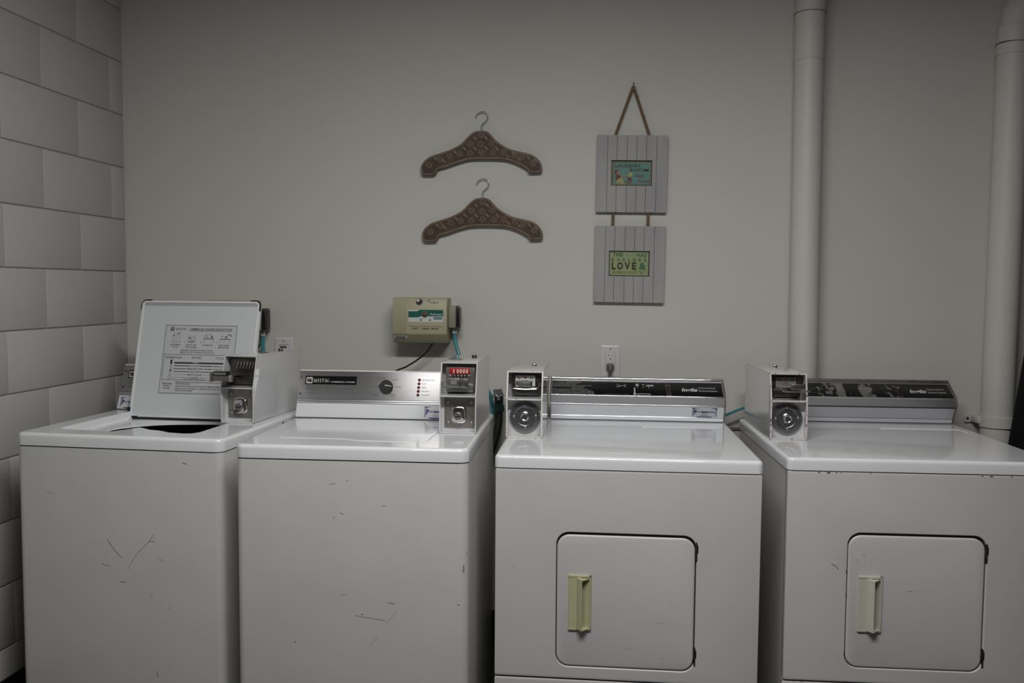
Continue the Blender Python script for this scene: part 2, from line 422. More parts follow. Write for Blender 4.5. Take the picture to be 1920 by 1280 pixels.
# ceiling light (out of frame, it lights the room)
lt = thing('ceiling_light', 'long white fluorescent ceiling light above the machines', 'ceiling light', (.02, 1.17, HC))
b = MB(); x, y = .75, .17
b.box(-x, x, -y, y, -.035, -.001, bev=.004)
b.build('housing', M['lamp'], lt)
ld = bpy.data.lights.new('fluorescent_tubes', 'AREA'); ld.shape = 'RECTANGLE'; ld.size = 1.45; ld.size_y = .26; ld.energy = 53; ld.color = (1., .982, .95)
lo = bpy.data.objects.new('fluorescent_tubes', ld); C.objects.link(lo); lo.parent = lt; lo.location = (0, 0, -.045)
w = bpy.data.worlds.new('world'); bpy.context.scene.world = w; w.use_nodes = True
w.node_tree.nodes['Background'].inputs[0].default_value = (.5, .5, .5, 1); w.node_tree.nodes['Background'].inputs[1].default_value = .02

# ------------------------------------------------------------------ sticker of the machine owner
def owner_sticker(face, u, v, w, h, parent):
    d = Draw(face, 1.); d.poly([(u + a*w, v + q*h) for a, q in [(0,.0),(.2,.06),(.5,.0),(.8,.06),(1,0),(.98,.5),(1,.86),(.7,.9),(.5,1),(.3,.9),(0,.86),(.02,.5)]])
    st = d.build('sticker', M['sticker'], parent)
    d = Draw(face, 1.8)
    d.poly([(u + a*w, v + q*h) for a, q in [(.02,.06),(.3,.06),(.12,.13),(.06,.2)]]); d.poly([(u + a*w, v + q*h) for a, q in [(.98,.06),(.7,.06),(.88,.13),(.94,.2)]])
    d.rect(u+.93*w, v+.12*h, u+.955*w, v+.82*h); d.rect(u+.045*w, v+.12*h, u+.07*w, v+.82*h)
    d.poly([(u + (.5+.32*a)*w, v + (.86+.11*math.sqrt(max(0,1-a*a)))*h) for a in [i/8-1 for i in range(17)]])
    d.text('P', u+.09*w, v+.62*h, .11*w, .36*h, .06)
    d.text("hil's", u+.21*w, v+.49*h, .13*w, .15*h, .02); d.text('Equipment', u+.37*w, v+.50*h, .29*w, .18*h, .05); d.text('Service', u+.69*w, v+.49*h, .21*w, .16*h, .03)
    d.rect(u+.36*w, v+.66*h, u+.66*w, v+.685*h); d.rect(u+.36*w, v+.76*h, u+.62*w, v+.785*h)
    # these are marks on the sticker: keep them beside it under the console
    d.build('sticker_print', M['navy'], parent)
    return st

# ------------------------------------------------------------------ coin boxes
def coin_box(parent, x0, kind, wd, y0, zb, hmid, htop, back, ytop, chip=None, slide='in'):
    """sheet-metal coin meter case with two front openings; returns the case"""
    t = .0035; x1 = x0 + wd; zm = zb + hmid; zt = zb + htop
    prof = [(y0, zb), (y0+.0005, zm), (ytop, zt), (back, zt-.002), (back, zb)]
    m = MB()
    for xa in (x0, x1-t):
        m.prism([(xa, y, z) for y, z in prof], (t, 0, 0), bev=.0008, seg=1)
    m.prism([(x0, ytop, zt), (x0, back, zt-.002), (x0, back, zt-.002-t), (x0, ytop, zt-t)], (wd, 0, 0), bev=.001, seg=2)   # top
    m.box(x0, x1, y0, back, zb, zb+t)                              # bottom
    m.prism([(x0+t, y0, zm-.002), (x0+t, y0, zm+.002), (x0+t, y0+.075, zm+.006), (x0+t, y0+.075, zm+.002)], (wd-2*t, 0, 0))   # shelf
    m.box(x0, x1, back-t, back, zb, zt-.004)
    rec = .032 if kind == 'dryer' else .03
    m.box(x0+t, x1-t, y0+rec, y0+rec+.003, zb+t, zm-.002)          # lower inner panel
    m.box(x0+t, x1-t, y0+.068, y0+.071, zm, zt-t)                  # upper inner panel
    case = m.build('coin_box', M['box'], parent)
    # rim of the front openings
    m = MB(); e = .0045 if chip else .0032
    def strip(a, q):   # a thin raised lip between two front points
        m.prism([(a[0], a[1]-.0015, a[2]), (q[0], q[1]-.0015, q[2]), (q[0]+ (e if abs(a[0]-q[0]) < 1e-6 else 0), q[1]-.0015, q[2] + (e if abs(a[0]-q[0]) > 1e-6 else 0)), (a[0]+(e if abs(a[0]-q[0]) < 1e-6 else 0), a[1]-.0015, a[2]+(e if abs(a[0]-q[0]) > 1e-6 else 0))], (0, .004, 0))
    for xa in (x0, x1-e):
        strip((xa, y0, zb), (xa, y0, zm)); strip((xa, y0, zm), (xa, ytop, zt))
    strip((x0, y0, zb), (x1, y0, zb)); strip((x0, y0, zm-e/2), (x1, y0, zm-e/2)); strip((x0, ytop, zt-e), (x1, ytop, zt-e))
    m.build('front_rim', chip or M['box'], case)
    xc = (x0+x1)/2; zl = (zb+zm)/2; yl = y0 + rec
    if kind == 'washer':
        m = MB(); m.box(x0+.011, x1-.007, yl-.003, yl, zb+.014, zm-.006, bev=.0008)
        pl = m.build('lock_plate', M['plate_metal'], case)
        for sx, sz in ((x0+.022, zm-.020), (x1-.017, zm-.020), (x0+.022, zb+.027), (x1-.017, zb+.027)):
            m = MB(); m.lathe([(.0052, 0), (.0052, .002), (.003, .0038)], 14, AX((sx, yl-.003, sz), (0,-1,0))); m.build('bolt', M['dull_metal'], case)
        m = MB(); zl2 = zl - .002
        rg = []
        for s, d in ((1.25, 0), (1.2, .002), (1.05, .003), (1., .004), (.97, .014), (.9, .018), (.7, .019)):
            rg.append([(xc + p*s, yl-.003-d, zl2 + q*s) for p, q in rrect(-.019, .019, -.021, .021, .011)])
        m.loops(rg, close_last=True); m.build('lock_housing', M['chrome'], case)
        m = MB(); m.lathe([(.0125, 0), (.0125, .002), (.0105, .0028), (.0105, .0012), (0.0001, .0012)], 24, AX((xc, yl-.022, zl2-.003), (0,-1,0)))
        m.build('lock_cylinder', M['dull_metal'], case)
        m = MB(); m.box(xc-.008, xc+.008, yl-.0245, yl-.0232, zl2-.0045, zl2-.0015); m.build('key_slot', M['black'], case)
    else:
        R_ = .0475; zl2 = zl + .004
        m = MB(); m.lathe([(R_, 0), (R_, .003), (R_-.002, .004), (.031, .0042), (.028, .003), (.021, -.006), (.019, -.006), (.0175, .004), (.0165, .008), (.0125, .0105), (.0115, .011), (.0095, .0095), (.0055, .0095), (.005, .011), (.0001, .011)], 40, AX((xc, yl-.006, zl2), (0,-1,0)))
        dk = m.build('lock_disc', M['lock_disc'], case)
        for k in range(4):
            a = PI/2*k + .05
            m = MB(); m.lathe([(.0042, 0), (.0042, .001), (.0022, .0022)], 12, AX((xc + .0345*math.cos(a), yl-.0102, zl2 + .0345*math.sin(a)), (0,-1,0))); m.build('rivet', M['dull_metal'], case)
        m = MB(); m.lathe([(.0125, 0), (.0125, .004), (.0105, .0055), (.0088, .0045), (.0088, .002), (.005, .002), (.005, .0045), (.003, .0045), (.003, .001), (.0001, .001)], 28, AX((xc, yl-.0175, zl2), (0,-1,0)))
        m.build('lock_cylinder', M['chrome'], case)
    # key lock on the roof of the case
    m = MB(); m.lathe([(.0085, 0), (.0085, .003), (.007, .0055), (.004, .006), (.0035, .004), (.0001, .004)], 20, AX((xc+.014, back-.07 if kind == 'washer' else back-.14, zt-.0015), (0,0,1)))
    m.build('roof_lock', M['chrome'] if kind == 'dryer' else M['dark_metal'], case)
    # the coin mechanism in the upper opening
    ym = y0 + .066; zu0 = zm + .006; zu1 = zt - .006
    m = MB()
    m.box(x0+.012, x1-.009, ym-.02, ym, zm+.020, zt-.012, bev=.002)
    m.box(x0+.016, x1-.013, ym-.028, ym, zm+.008, zm+.034, bev=.002)
    mech = m.build('coin_mechanism', M['mech'] if kind == 'washer' and slide == 'in' else M['dark_metal'], case)
    if kind == 'washer' and slide == 'in':
        zc = zt - .027
        m = MB(); m.box(xc-.031, xc+.030, ym-.0235, ym-.019, zc-.009, zc+.009, bev=.0008); m.build('coin_counter', M['red'], case)
        fc = Face((xc-.028, ym-.0237, zc+.008), (1,0,0), (0,0,-1), .0004); d = Draw(fc)
        d.text('1', .008, .0137, .003, .0112, .02)
        for k, c in enumerate('0000'): d.text(c, .0185+.0093*k, .0137, .0068, .0112, .03)
        d.build('counter_digits', M['counter_white'], case)
        for k in range(5):
            m = MB(); m.box(xc-.021+.0098*k, xc-.0195+.0098*k+.0015, ym-.024, ym-.0195, zc-.022, zc-.0095); m.build('coin_slot', M['black'], case)
        fc = Face((xc-.03, ym-.0212, zc-.011), (1,0,0), (0,0,-1), .0004); d = Draw(fc)
        for k in range(6): d.rect(-.004+.0115*k, .0, .004+.0115*k, .0022)
        d.build('slot_marks', M['white_ink'], case)
        m = MB()     # handle
        m.box(x0+.018, x0+.060, y0+.012, y0+.020, zm+.026, zm+.053, bev=.0025); m.box(x0+.060, x0+.084, y0+.016, y0+.024, zm+.026, zm+.052, bev=.002)
        m.box(x0+.020, x0+.082, y0+.02, ym-.02, zm+.026, zm+.031, bev=.001)
        m.tube(smooth_path([(x0+.010, y0+.014, zm+.048), (x0+.007, y0+.01, zm+.04), (x0+.009, y0+.012, zm+.026), (x0+.02, y0+.016, zm+.024), (x0+.06, y0+.014, zm+.026), (x0+.084, y0+.018, zm+.022)], 5), .0022, 8)
        m.build('coin_slide', M['dull_metal'], case)
        fc = Face((x0+.018, y0+.0118, zm+.053), (1,0,0), (0,0,-1), .0004); d = Draw(fc)
        for k in range(3): d.frame(.015+.006*k, .008, .020+.006*k, .017, .0008)
        d.build('slide_marks', M['white_ink'], case)
    elif kind == 'washer':
        # slide pushed out: the coin plate sticks out at the lower left of the opening
        for k in range(6):
            m = MB(); m.tube([(x0+.040+.0105*k, ym-.021, zt-.022), (x0+.038+.0105*k, ym-.026, zt-.032), (x0+.036+.0105*k, ym-.027, zt-.041)], .0026, 8); m.build('coin_rod', M['dull_metal'], case)
        ps = y0 - .040
        m = MB(); zz = zm + .034
        m.box(x0-.012, x0+.052, ps, ps+.014, zz-.008, zz+.010, bev=.0015); m.box(x0-.014, x0-.006, ps-.004, ps+.016, zz-.010, zz+.018, bev=.0015)
        m.box(x0+.004, x0+.050, ps+.014, ym-.02, zz+.004, zz+.010, bev=.0008)
        sl = m.build('coin_slide', M['plate_metal'], case)
        m = MB(); m.box(x0+.050, x0+.060, ps-.003, ps+.012, zz-.009, zz+.012, bev=.001); m.build('slide_clip', M['chrome'], case)
        m = MB(); m.box(x0-.004, x0+.043, ps-.002, ps+.02, zz+.0095, zz+.0225, bev=.001); m.build('slide_head', M['black'], case)
        fc = Face((x0-.004, ps-.0021, zz+.0225), (1,0,0), (0,0,-1), .0004); d = Draw(fc)
        for k in range(5): d.ring(.007+.0082*k, .0065, .0022, .0034, 10)
        d.build('slide_marks', M['white_ink'], case)
    else:
        zc = zt - .034
        fc = Face((xc-.032, ym-.0202, zt-.016), (1,0,0), (0,0,-1), .0005); d = Draw(fc, 1.); d.rect(0, 0, .062, .033)
        d.build('price_label', M['paper'] if slide == 'in' else M['ink_faint'], case)
        d = Draw(fc, 1.6); ink = M['ink']
        d.text('25¢', .005, .0105, .011, .006, .02); d.text('25¢', .045, .0105, .011, .006, .02)
        d.text('INSERT', .018, .0185, .026, .005, .01); d.rect(.018, .022, .045, .0235); d.frame(.006, .0145, .014, .022, .0007); d.frame(.048, .0145, .056, .022, .0007)
        d.build('label_print', ink, case)
        d = Draw(fc, 1.6); d.disc(.031, .006, .0038, 12); d.build('label_dot', M['red_mark'], case)
        sh = 0 if slide == 'in' else .030
        ys = y0 + (.018 if slide == 'in' else -.012)
        m = MB(); za = zm + .036
        m.tube(smooth_path([(x0+.008, ys+.016, za+.003), (x0+.013, ys+.004, za-.003), (x0+.030, ys, za-.005), (xc, ys-.001, za-.006), (x1-.034, ys, za-.005), (x1-.018, ys+.003, za-.003), (x1-.012, ys+.016, za+.012)], 5) if slide == 'in' else
               smooth_path([(x0+.022, ys+.026, za+.006), (x0+.034, ys+.014, za+.003), (x0+.036, ys+.006, za-.004), (xc+.004, ys, za-.005), (x1-.006, ys, za-.003), (x1+.004, ys+.004, za-.001)], 5), .0023, 8)
        m.box(x0+.028+sh, x1-.034+sh*.75, ys-.001, ys+.004, za+.001, za+.019, bev=.001)
        m.box(x0+.030+sh, x1-.036+sh*.75, ys+.004, ym-.02, za+.001, za+.004)
        m.build('coin_slide', M['chrome'] if slide == 'in' else M['dull_metal'], case)
        m = MB(); m.box(x0+.033+sh, x1-.039+sh*.75, ys-.002, ys+.001, za+.0035, za+.0165, bev=.0006)
        m.build('slide_face', M['dull_metal'] if slide == 'in' else M['lock_disc'], case)
    return case

# ------------------------------------------------------------------ washing machines
HW = .931
RECESS = [(.076,.096),(.10,.083),(.235,.072),(.264,.070),(.285,.108),(.303,.150),(.318,.146),(.357,.119),(.396,.110),(.441,.084),(.490,.076),(.515,.082),(.527,.105),(.527,.30),(.525,.475),(.078,.475),(.074,.30)]
RECESS2 = [(.083,.125),(.088,.114),(.255,.112),(.285,.108),(.315,.092),(.345,.087),(.42,.088),(.450,.092),(.490,.0935),(.508,.096),(.519,.106),(.521,.125),(.524,.30),(.526,.476),(.070,.476),(.072,.30)]
def offset_poly(P, d):
    n = len(P); out = []
    for i in range(n):
        a, q, c = Vector(P[i-1]), Vector(P[i]), Vector(P[(i+1) % n])
        e1 = (q-a).normalized(); e2 = (c-q).normalized(); nn = Vector((-(e1.y+e2.y), e1.x+e2.x))
        if nn.length < 1e-6: nn = Vector((-e1.y, e1.x))
        nn.normalize(); k = max(.5, nn.dot(Vector((-e1.y, e1.x))))
        out.append((q.x + nn.x*d/k, q.y + nn.y*d/k))
    return out
def washer(name, label, x, y, a, opened):
    W = thing(name, label, 'washing machine', (x, y, 0), a, 'top loading washing machines')
    # cabinet: open box
    m = MB(); o = rrect(.0018, .6482, .0018, .675, .022, 5)
    oe = rrect(.0045, .6455, .0045, .672, .019, 5)
    m.loops([[(p, q, .012) for p, q in o], [(p, q, .8885) for p, q in o], [(p, q, .8908) for p, q in rrect(.0026, .6474, .0026, .674, .021, 5)], [(p, q, .8915) for p, q in oe]])
    o2 = rrect(.012, .638, .014, .667, .010, 5)
    m.loops([[(p, q, .8915) for p, q in o2], [(p, q, .02) for p, q in o2]])
    m.plate_hole([(p, q, .8915) for p, q in oe], [[(p, q, .8915) for p, q in o2]])
    m.poly([(p, q, .012) for p, q in o][::-1])
    for fx in (.05, .6):
        for fy in (.06, .62): m.lathe([(.018, 0), (.018, .012)], 12, Matrix.Translation((fx, fy, 0)))
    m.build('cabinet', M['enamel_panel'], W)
    m = MB(); o3 = rrect(.005, .645, .005, .671, .018, 4); m.loops([[(p, q, .8905) for p, q in o3], [(p, q, .8945) for p, q in o3]]); m.build('seam', M['seam'], W)
    # top
    rec = RECESS if opened else RECESS2
    m = MB(); rg = []
    for ins, zz in ((0, .8945), (0, .920), (.0008, .9245), (.0035, .929), (.008, .9308), (.012, HW)):
        rg.append([(p, q, zz) for p, q in rrect(0+ins, .65-ins, 0+ins, .685-ins, max(.026-ins, .006), 5)])
    m.loops(rg)
    m.plate_hole(rg[-1], [[(p, q, HW) for p, q in rec]])
    r1 = offset_poly(rec, .004); r2_ = offset_poly(rec, .012)
    zf = .906
    m.loops([[(p, q, HW) for p, q in rec], [(p, q, HW-.004) for p, q in r1], [(p, q, zf) for p, q in r2_]])
    hole = [(.150,.245),(.152,.165),(.165,.118),(.205,.098),(.262,.100),(.30,.178),(.36,.143),(.43,.110),(.495,.098),(.512,.115),(.513,.30),(.495,.385),(.43,.408),(.36,.400),(.298,.386),(.255,.370),(.216,.345),(.178,.302)]
    if opened:
        hole = [tuple(v) for v in smooth_path([(p, q, 0) for p, q in hole], 3, True)]
        hole = [(v[0], v[1]) for v in hole]
        m.plate_hole([(p, q, zf) for p, q in r2_], [[(p, q, zf) for p, q in hole]])
        ho2 = [(.34 + (p-.34)*.97, .25 + (q-.25)*.97) for p, q in hole]
        m.loops([[(p, q, zf) for p, q in hole], [(p, q, zf-.003) for p, q in ho2]])
    else:
        m.poly([(p, q, zf) for p, q in r2_])
    top = m.build('top_panel', M['enamel'], W, 40)
    if opened:
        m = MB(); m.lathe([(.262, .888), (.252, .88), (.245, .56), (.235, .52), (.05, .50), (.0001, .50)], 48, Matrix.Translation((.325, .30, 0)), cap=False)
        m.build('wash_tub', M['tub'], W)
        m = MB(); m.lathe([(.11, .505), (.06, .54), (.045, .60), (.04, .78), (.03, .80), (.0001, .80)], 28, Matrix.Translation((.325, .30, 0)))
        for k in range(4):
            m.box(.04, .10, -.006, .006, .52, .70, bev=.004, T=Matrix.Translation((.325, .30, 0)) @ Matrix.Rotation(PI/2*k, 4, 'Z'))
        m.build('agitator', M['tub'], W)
        # ---- the raised lid, hinged at the back of the well
        LWd = .440; LH = .413; th = .022; x0 = .073
        yb, zb = .452, .9125; tilt = math.atan2(.100, .400)
        TLd = Matrix.Translation((x0, yb, zb)) @ Matrix.Rotation(-tilt, 4, 'X')
        m = MB(); fr = rrect(0, LWd, 0, LH, .016, 5)
        rg = [[(p, dy, q) for p, q in rrect(i_, LWd-i_, i_, LH-i_, max(.016-i_, .004), 5)] for i_, dy in ((.004, th), (0, th-.004), (0, .003), (.0015, 0), (.007, 0), (.009, .004))]
        m.loops(rg, close_first=True, T=TLd)
        lid = m.build('lid', M['enamel'], W)
        m = MB(); m.poly([(p, .0035, q) for p, q in rrect(.008, LWd-.008, .008, LH-.008, .01, 5)])
        o_ = m.build('lid_liner', M['lid_panel'], lid, 0); o_.data.transform(TLd)
        for px, pz, sx, sz in ((0,0,1,1),(LWd,0,-1,1),(0,LH,1,-1),(LWd,LH,-1,-1)):
            cx_, cz_ = px+sx*.0165, pz+sz*.0165
            pts = [(px, pz+sz*.034)] + [(cx_-sx*.017*math.cos(t_), cz_-sz*.017*math.sin(t_)) for t_ in [PI/2*k/6 for k in range(7)]] + [(px+sx*.034, pz)]
            m = MB(); m.tube([(p, .004, q) for p, q in pts], .0068 if pz == 0 else .0040, 8)
            o_ = m.build('corner_bumper', M['rubber'], lid); o_.data.transform(TLd)
        m = MB(); m.box(.02, LWd-.02, -.003, .012, -.0058, .0015, bev=.001); o_ = m.build('lid_gasket', M['rubber'], lid); o_.data.transform(TLd)
        m = MB(); m.poly([(p, .0030, q) for p, q in ((.022, LH-.018), (LWd-.022, LH-.018), (LWd-.022, LH-.008), (.022, LH-.008))]); m.poly([(p, .0031, q) for p, q in ((.008, LH-.018), (.022, LH-.018), (.022, LH-.008), (.012, LH-.008))]); m.poly([(p, .0031, q) for p, q in ((LWd-.022, LH-.018), (LWd-.008, LH-.018), (LWd-.012, LH-.008), (LWd-.022, LH-.008))]); o_ = m.build('lid_band', M['lid_frame'], lid, 0); o_.data.transform(TLd)
        # printed instructions on the lid
        A3 = TLd.to_3x3(); o3d = TLd @ Vector((0, .0035, LH))
        F1 = Face(o3d, A3 @ Vector((1,0,0)), A3 @ Vector((0,0,-1)), .0006)
        U0, V0, BW, BH = .228*LWd, .213*LH, .600*LWd, .578*LH
        def S(s_): return U0 + s_*BW
        def T_(t_): return V0 + t_*BH
        d = Draw(F1); d.rect(S(-.01), T_(-.01), S(1.01), T_(1.01)); d.build('instruction_panel', M['label'], lid)
        k_ = Draw(F1, 2.); lw = .0011
        k_.frame(S(0), T_(0), S(1), T_(1), lw); k_.frame(S(.022), T_(.43), S(.985), T_(.805), lw)
        k_.text('COMMERCIAL WASHER INSTRUCTIONS', S(.335), T_(.068), .60*BW, .0062, .012); k_.rect(S(.335), T_(.077), S(.935), T_(.082))
        serif(k_, 'MAYTAG', S(.145), T_(.068), .15*BW, .0066)
        k_.poly([(S(.07)+p_, T_(.03)+q_) for p_, q_ in rrect(0, .0135, 0, .0125, .002)])
        wb = Draw(F1, 3.); emblem(wb, Draw(F1, 3.4), S(.07)+.003, T_(.03)+.0025, .0078)
        caps = [('ADD DETERGENT', 'TO TUB'), ('LOAD TO TOP', 'ROW OF HOLES'), ('CLOSE LID', ''), ('INSERT COINS', 'SELECT SETTING')]
        for i in range(4):
            cx_ = .155 + .228*i
            k_.text(str(i+1)+'.', S(cx_-.10), T_(.252), .0035, .0045, .01)
            k_.text(caps[i][0], S(cx_), T_(.298), .145*BW, .0042, .012, 'C')
            if caps[i][1]: k_.text(caps[i][1], S(cx_), T_(.330), (.075 if i == 0 else .15)*BW, .0042, .012, 'C')
        l2 = .0007
        def L(pts, w_=l2): k_.line([(S(p), T_(q)) for p, q in pts], w_)
        # tubs and hands of the four pictures
        L([(.105,.15),(.115,.25),(.215,.25),(.215,.14)]); L([(.14,.25),(.14,.16)]); L([(.175,.25),(.175,.14),(.15,.12),(.12,.15)]); k_.disc(S(.125), T_(.152), .0024, 8); k_.disc(S(.195), T_(.118), .0035, 10, .0018); L([(.175,.135),(.22,.105)])
        L([(.335,.14),(.335,.25),(.43,.25),(.43,.14)]); L([(.335,.215),(.36,.222),(.38,.21),(.41,.222),(.43,.212)]); L([(.36,.15),(.37,.20),(.40,.155)]); k_.disc(S(.352), T_(.185), .0026, 8); L([(.345,.24),(.42,.24)], .0016); L([(.41,.15),(.415,.2)])
        L([(.555,.255),(.555,.195),(.685,.195),(.685,.255)]); L([(.55,.193),(.69,.193)], .002); L([(.585,.11),(.585,.19)]); L([(.555,.19),(.555,.15),(.60,.15),(.60,.19)]); L([(.62,.125),(.65,.14),(.665,.17)], .0013); k_.poly([(S(.645),T_(.162)),(S(.68),T_(.158)),(S(.668),T_(.185))])
        L([(.785,.26),(.785,.20),(.915,.20),(.915,.26)]); L([(.78,.198),(.92,.198)], .002); L([(.80,.195),(.80,.155),(.845,.155),(.845,.195)]); L([(.86,.17),(.895,.12),(.94,.15)], .0015); k_.poly([(S(.848),T_(.172)),(S(.872),T_(.150)),(S(.876),T_(.180))]); k_.ring(S(.925), T_(.145), .0018, .0025, 10)
        k_.text('UNBALANCED:', S(.24), T_(.378), .12*BW, .0042, .012); k_.text('REDISTRIBUTE LOAD EVENLY & RESTART', S(.375), T_(.378), .32*BW, .0040)
        k_.text('BLEACH:', S(.24), T_(.408), .075*BW, .0042, .012); k_.text('ADD WITH WATER BEFORE CLOTHES OR DILUTE', S(.33), T_(.408), .385*BW, .0040)
        k_.text('TEMPERATURE', S(.04), T_(.492), .228*BW, .0070); k_.text('SETTING', S(.41), T_(.492), .135*BW, .0070); k_.text('CYCLE', S(.745), T_(.492), .13*BW, .0070)
        rows = [('WHITES', .555, .0052, 'REGULAR'), ('COLORS', .598, .0024, 'REGULAR'), ('PERMANENT PRESS', .641, .0020, 'COOL DOWN'), ('DELICATES', .683, .0020, 'SHORT WASH'), ('BRIGHT COLORS', .727, .0006, 'REGULAR'), ('WOOLENS', .769, .0006, 'SHORT WASH')]
        wt = Draw(F1, 3.)
        for i, (nm, t_, bw, cy) in enumerate(rows):
            wd_ = {0:.10, 1:.10, 2:.23, 3:.13, 4:.20, 5:.12}[i]*BW; c_ = S(.475)
            if i == 0:
                k_.rect(S(.175), T_(t_)-bw/2, S(.96), T_(t_)+bw/2); wt.text(nm, c_, T_(t_)+.0018, .08*BW, .0037, .02, 'C'); None
            else:
                k_.rect(S(.175), T_(t_)-bw/2, c_-wd_/2-.003, T_(t_)+bw/2); k_.rect(c_+wd_/2+.003, T_(t_)-bw/2, S(.715), T_(t_)+bw/2)
                k_.text(nm, c_, T_(t_)+.0021, wd_, .0044, .01, 'C'); k_.text(cy, S(.73), T_(t_)+.0021, .14*BW, .0044, .01)
        k_.text('COLD WATER RINSE IN ALL CYCLES', S(.32), T_(.797), .30*BW, .0034)
        k_.poly([(S(.118)+p_, T_(.508)+q_) for p_, q_ in rrect(0, .0072, 0, .016, .0034)]); L([(.122,.57),(.122,.735)]); L([(.142,.57),(.142,.735)]); k_.rect(S(.122), T_(.60), S(.142), T_(.603)); k_.rect(S(.122), T_(.64), S(.142), T_(.643)); k_.rect(S(.122), T_(.655), S(.142), T_(.675)); k_.ring(S(.132), T_(.765), .0062, .0070, 16); k_.disc(S(.132), T_(.765), .0012, 8)
        for i, t_ in enumerate(('PERSONAL', 'SAFETY', 'RULES')): k_.text(t_, S(.105), T_(.868+.034*i), (.14, .11, .09)[i]*BW, .0046, .01, 'C')
        for t_, s_, wd_ in (('NEVER REACH INTO THE WASHER WITH THE TUB AND AGITATOR MOVING', .845, .74), ('SUPPLYING POWER', .870, .20), ('NEVER WASH ARTICLES CONTAINING FLAMMABLE FUMES', .905, .62), ('NEVER ALLOW CHILDREN TO OPERATE OR TO PLAY IN, WITH OR', .940, .74), ('AROUND THE WASHER', .968, .24)):
            k_.text(t_, S(.225), T_(s_), wd_*BW, .0042, .008)
        for t_ in (.840, .900, .935): k_.disc(S(.213), T_(t_), .0007, 6)
        k_.build('instruction_print', M['ink'], lid)
        wt.build('reversed_print', M['label'], lid); wb.build('maker_badge', M['label'], lid)
        db = Draw(F1, 3.6); emblem(Draw(F1), db, S(.07)+.003, T_(.03)+.0025, .0078); db.build('badge_bars', M['ink'], lid)
    else:
        m = MB(); lp = offset_poly(RECESS2, .0022)
        m.loops([[(p, q, zf+.004) for p, q in lp], [(p, q, HW-.0012) for p, q in lp], [(p, q, HW+.0008) for p, q in offset_poly(RECESS2, .004)], [(p, q, HW+.0012) for p, q in offset_poly(RECESS2, .009)]], close_last=True)
        m.build('lid', M['enamel'], W, 3)
    # console
    zc0, zc1, yc0, yc1 = HW+.0006, 1.086, .489, .545
    cw = (.497 if opened else .5235)
    lean = Vector((0, yc1-yc0, zc1-zc0)).normalized(); Lc = (Vector((0, yc1, zc1))-Vector((0, yc0, zc0))).length
    m = MB(); m.prism([(.005, yc0, zc0), (.005, yc1, zc1-.003), (.005, yc1+.006, zc1), (.005, .66, zc1-.012), (.005, .675, zc0)], (cw, 0, 0), bev=.0015)
    con = m.build('console', M['enamel'], W)
    nrm = Vector((0, -lean.z, lean.y))
    def CP(u_, t_, n_=0.): return Vector((.005+u_, yc1, zc1)) - lean*t_ + nrm*n_
    def slab(u0, t0, u1, t1, n0, n1, bev=0, mi=0, mb=None):
        Tm = AX(CP(0,0), nrm, (1,0,0))
        mb.box(u0, u1, -t1, -t0, n0, n1, bev=bev, mi=mi, T=Tm)
    m = MB(); slab(.001, .004, cw-.001, Lc*.615, -.001, .0016, .0008, mb=m); o_ = m.build('control_panel', M['steel'], con)
    uv_ = o_.data.uv_layers.new(name='brush')      # the brushing runs along the console
    for lp_ in o_.data.loops: uv_.data[lp_.index].uv = (o_.data.vertices[lp_.vertex_index].co.z*4, o_.data.vertices[lp_.vertex_index].co.x)
    m = MB(); slab(.0, Lc*.622, cw, Lc*.655, -.002, .0036, .0012, mb=m); slab(.0, Lc*.662, cw, Lc*.690, -.002, .0028, .001, mb=m); m.build('trim_rail', M['trim'], con)
    m = MB(); slab(0, Lc*.613, cw, Lc*.626, -.001, .001, mb=m); slab(0, Lc*.985, cw, Lc, -.001, .0009, mb=m); m.build('rail_gap', M['seam'], con)
    Fc_ = Face(CP(0, 0, .0017), (1,0,0), -lean, .0004)
    d = Draw(Fc_); d.rect(.022, .0215, .197, .0505); d.build('nameplate', M['black_gloss'], con)
    d = Draw(Fc_, 2.); serif(d, 'MAYTAG', .0505, .0435, .055, .0125); d.text('COMMERCIAL WASHER', .110, .0435, .082, .0046, .012)
    db = Draw(Fc_, 3.); emblem(d, db, .0255, .0260, .0215)
    d.build('maker_lettering', M['white_ink'], con); db.build('badge_bars', M['black_gloss'], con)
    d = Draw(Fc_, 1.)
    d.text('PERSONAL SAFETY RULES', .028, .0590, .090, .0042, .015); d.rect(.022, .0612, .195, .0617)
    for t_, v_, wd_ in (('NEVER REACH INTO THE WASHER WITH THE TUB AND AGITATOR MOVING', .0660, .160), ('SUPPLYING POWER', .0688, .045), ('NEVER WASH ARTICLES CONTAINING FLAMMABLE FUMES', .0738, .130), ('NEVER ALLOW CHILDREN TO OPERATE OR TO PLAY IN, WITH OR', .0812, .165), ('AROUND THE WASHER', .0842, .030)):
        d.text(t_, .029, v_, wd_, .0021, .01)
    for v_ in (.0650, .0725, .0800): d.rect(.0225, v_-.0009, .0245, v_+.0009)
    d.build('safety_rules', M['ink_soft'], con); d = Draw(Fc_, 1.)
    for rows_ in ((('DELICATES', .277, .0258, .030), ('AND KNITS', .277, .0325, .030)), (('WHITES', .327, .0325, .020),), (('COLORS', .338, .0565, .021),), (('WOOLENS', .257, .0565, .027),), (('PERMANENT', .264, .0815, .032), ('PRESS', .265, .0880, .019)), (('BRIGHT', .320, .0815, .021), ('COLORS', .320, .0880, .023))):
        d = Draw(Fc_, 1.)
        for t_, u_, v_, wd_ in rows_: d.text(t_, u_, v_, wd_, .0030, .01, 'C')
        d.build('dial_label', M['ink_soft'], con)
    d = Draw(Fc_, 1.)
